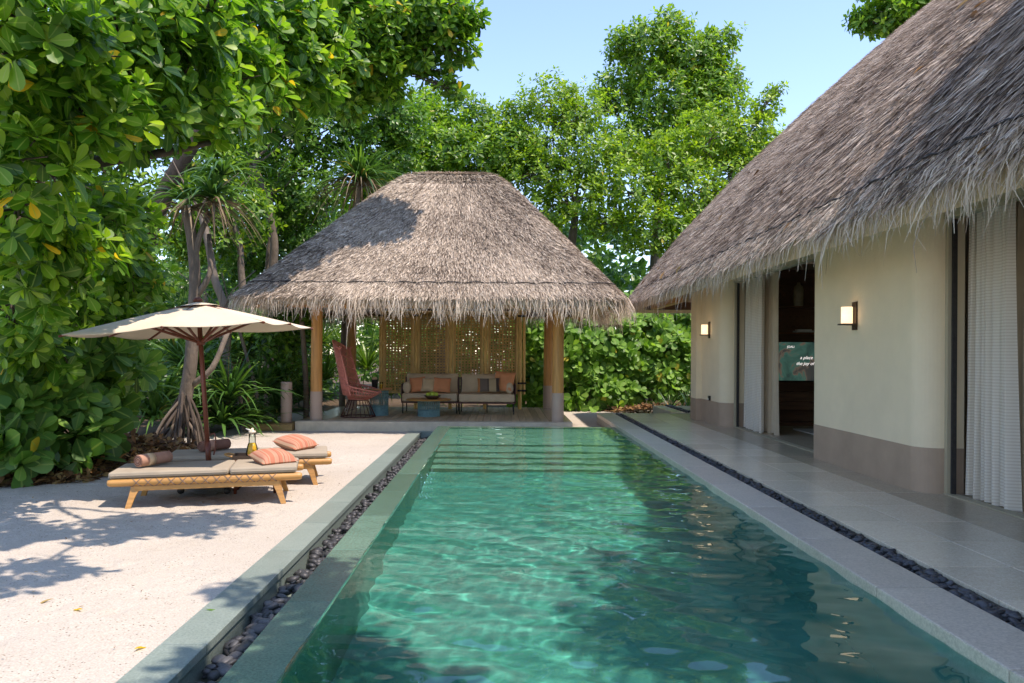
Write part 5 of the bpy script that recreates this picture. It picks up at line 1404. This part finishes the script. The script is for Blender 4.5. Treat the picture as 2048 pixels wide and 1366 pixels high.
# stilt-rooted screw pine
def stilt_tree():
    b = G(352, 893); loc = Vector((b.x, b.y, 0)); Y = b.y
    t = thing('stilt_root_tree', 'screw pine on splayed stilt roots behind the umbrella pole', 'tree', loc)
    P = lambda px, py, dy=0: AT(px, py, Y + dy) - loc
    pts = smooth_path([P(362, 850), P(372, 790), P(382, 720), P(386, 640), P(390, 560), P(384, 480), P(372, 420)], 5)
    MB().tube(pts, list(np.linspace(.115, .08, len(pts))), 14).build('trunk', M['bark_pale'], t, True)
    for k in range(30):
        a = random.uniform(0, 6.28); h = random.uniform(.25, 1.05); rr = random.uniform(.25, .62) * (.5 + h * .6)
        q = P(366, 850); q.z = h
        ft = Vector((q.x * .3 + rr * math.cos(a) - .05, rr * math.sin(a), -.02))
        md = (q + ft) / 2 + Vector((math.cos(a) * .05, math.sin(a) * .05, .05))
        MB().tube(smooth_path([q, md, ft], 3), [.026, .026, .025, .024, .023, .022, .02], 7).build('stilt_root', M['bark_dark'] if k % 3 else M['bark_pale'], t, True)
    for k, (a_, c_, e_) in enumerate((((385, 770), (425, 735), (455, 665)), ((388, 600), (420, 545), (418, 470)), ((386, 540), (400, 470), (430, 410)))):
        pp = smooth_path([P(*a_), P(*c_), P(*e_, .3)], 4)
        MB().tube(pp, list(np.linspace(.055, .04, len(pp))), 9).build('branch', M['bark_pale'], t, True)
    hs = [head(AT(*e, Y) , 70, .95, (.5, 1.2), .9, .024) for e in ((372, 400), (425, 395), (445, 350))]
    heads_mesh('foliage', hs, M['blade'], t, tuple(loc))
    d = [head(AT(*e, Y), 40, .9, (1.0, 1.6), .5, .02) for e in ((372, 420), (425, 410))]
    heads_mesh('dead_fronds', d, M['dead'], t, tuple(loc))
stilt_tree()
# thin leaning stems
stems = [((545, 570), (548, 480), (530, 400), (505, 330), 20.5, .12, 'ringed palm-like stem left of the pavilion roof'), ((535, 600), (536, 520), (545, 440), (540, 390), 20.8, .075, 'thin grey stem just left of the ringed stem'),
         ((485, 600), (482, 540), (478, 480), (455, 420), 18.5, .09, 'pale stem rising behind the umbrella top, right of the trunk'), ((452, 640), (430, 560), (415, 480), (400, 420), 16, .09, 'leaning grey stem crossing behind the umbrella top'),
         ((490, 880), (478, 780), (450, 700), (430, 640), 15.5, .045, 'thin crooked stem between umbrella pole and timber platform'), ((522, 850), (510, 770), (490, 700), (475, 650), 16.2, .045, 'thin leaning stem left of the timber platform'),
         ((612, 860), (612, 780), (608, 700), (600, 600), 17.0, .07, 'dark upright trunk beside the left pavilion post'), ((640, 600), (650, 330), (600, 260), (560, 280), 23, .08, 'grey forked branch stem high above the pavilion roof')]
for a, b_, c_, d_, Y, r, lab in stems:
    base = AT(*a, Y); loc = Vector((base.x, base.y, 0))
    t = thing('tree_stem', lab, 'tree', loc, 0, 'bare stems in the thicket')
    pts = smooth_path([Vector((base.x, base.y, -.02)), base, AT(*b_, Y), AT(*c_, Y), AT(*d_, Y)], 5)
    MB().tube([p - loc for p in pts], list(np.linspace(r, r * .7, len(pts))), 10).build('trunk', M['bark_pale'] if Y > 16.5 else M['bark'], t, True)
    tw = MB(); e = pts[-1]
    for _ in range(5): limb(tw, e - loc, e - loc + Vector((random.uniform(-1, 1), random.uniform(-.5, .5), random.uniform(.3, 1.2))), r * .45, .008, .12, 6)
    tw.build('branches', M['bark_pale'], t, True)

# --- leaf litter
def litter(name, label, cx, cy, rx, ry, h, n, seed):
    rr = np.random.default_rng(seed)
    a = rr.uniform(0, 6.28, n); q = rr.uniform(0, 1, n) ** .5
    X = cx + rx * q * np.cos(a); Y = cy + ry * q * np.sin(a); Z = .02 + h * (1 - q ** 2) * rr.uniform(.75, 1.05, n)
    D = unit(np.stack([rr.normal(0, 1, n), rr.normal(0, 1, n), rr.normal(0, .3, n)], -1)); N = unit(np.stack([rr.normal(0, .45, n), rr.normal(-.2, .45, n), np.ones(n)], -1)); N = unit(N - D * (N * D).sum(-1, keepdims=True))
    o = leaves_mesh(name, [np.stack([X, Y, Z], -1), D, N, rr.uniform(.08, .17, n), rr.uniform(0, 1, n)], .55, M['litter'], None, (0, 0, 0))
    tag(o, label, 'leaf litter'); return stuff(o)
litter('leaf_litter', 'heap of dry brown leaves on the sand behind the near lounger', -5.3, 11.2, .85, 1.6, .30, 3200, 1)
litter('leaf_litter', 'strip of dry leaves under the shrubs at the bottom left', -6.3, 9.5, 1.5, .55, .06, 1500, 2)
litter('leaf_litter', 'dry orange-brown leaves under the hedge near the villa pier', 4.2, 21.4, 1.4, .8, .14, 1300, 3)
def sand_litter():
    rr = np.random.default_rng(8); n = 900
    X = rr.uniform(-7, -1.85, n); Y = rr.uniform(2.6, 15.2, n)
    D = unit(np.stack([rr.normal(0, 1, n), rr.normal(0, 1, n), rr.normal(0, .08, n)], -1)); N = unit(np.stack([rr.normal(0, .2, n), rr.normal(0, .2, n), np.ones(n)], -1)); N = unit(N - D * (N * D).sum(-1, keepdims=True))
    o = leaves_mesh('sand_litter', [np.stack([X, Y, np.full(n, .016)], -1), D, N, rr.uniform(.008, .035, n), rr.uniform(0, 1, n)], .4, M['litter'], None, (0, 0, 0), LEAF5, TRI5)
    tag(o, 'tiny scraps of dry leaf and twig scattered over the sand', 'debris'); stuff(o)
sand_litter()
for k, (px, py, lab) in enumerate(((410, 1225, 'thin green leaf lying alone on the bright sand'), (268, 1222 + 84, 'curled yellowish leaf at the bottom of the sand'), (165, 1225, 'slim dry leaf on the sand at the lower left'), (108, 1203, 'brown crumpled leaf near the shaded sand'), (405, 892, 'yellow leaf lying beside the farther lounger'))):
    o = bpy.data.objects.new('fallen_leaf', leaf_variant(M['leaf'] if k != 3 else M['litter'], .3, 3 if k == 0 else 6)); link(o)
    p = G(px, py); o.matrix_basis = Matrix.Translation(p + Vector((0, 0, .02))) @ Matrix.Rotation(k * 1.3, 4, 'Z') @ Matrix.Rotation(.1, 4, 'Y') @ Matrix.Scale(.09, 4)
    tag(o, lab, 'leaf', 'single fallen leaves')

# sunlight bent by the water reaches these surfaces
for o in S.objects:
    if o.type == 'MESH' and o.data.materials and o.data.materials[0] and o.data.materials[0].name in ('pool_tile', 'shallow_tint_tile', 'wet_green_stone', 'grey_terrazzo'):
        o.cycles.is_caustics_receiver = True
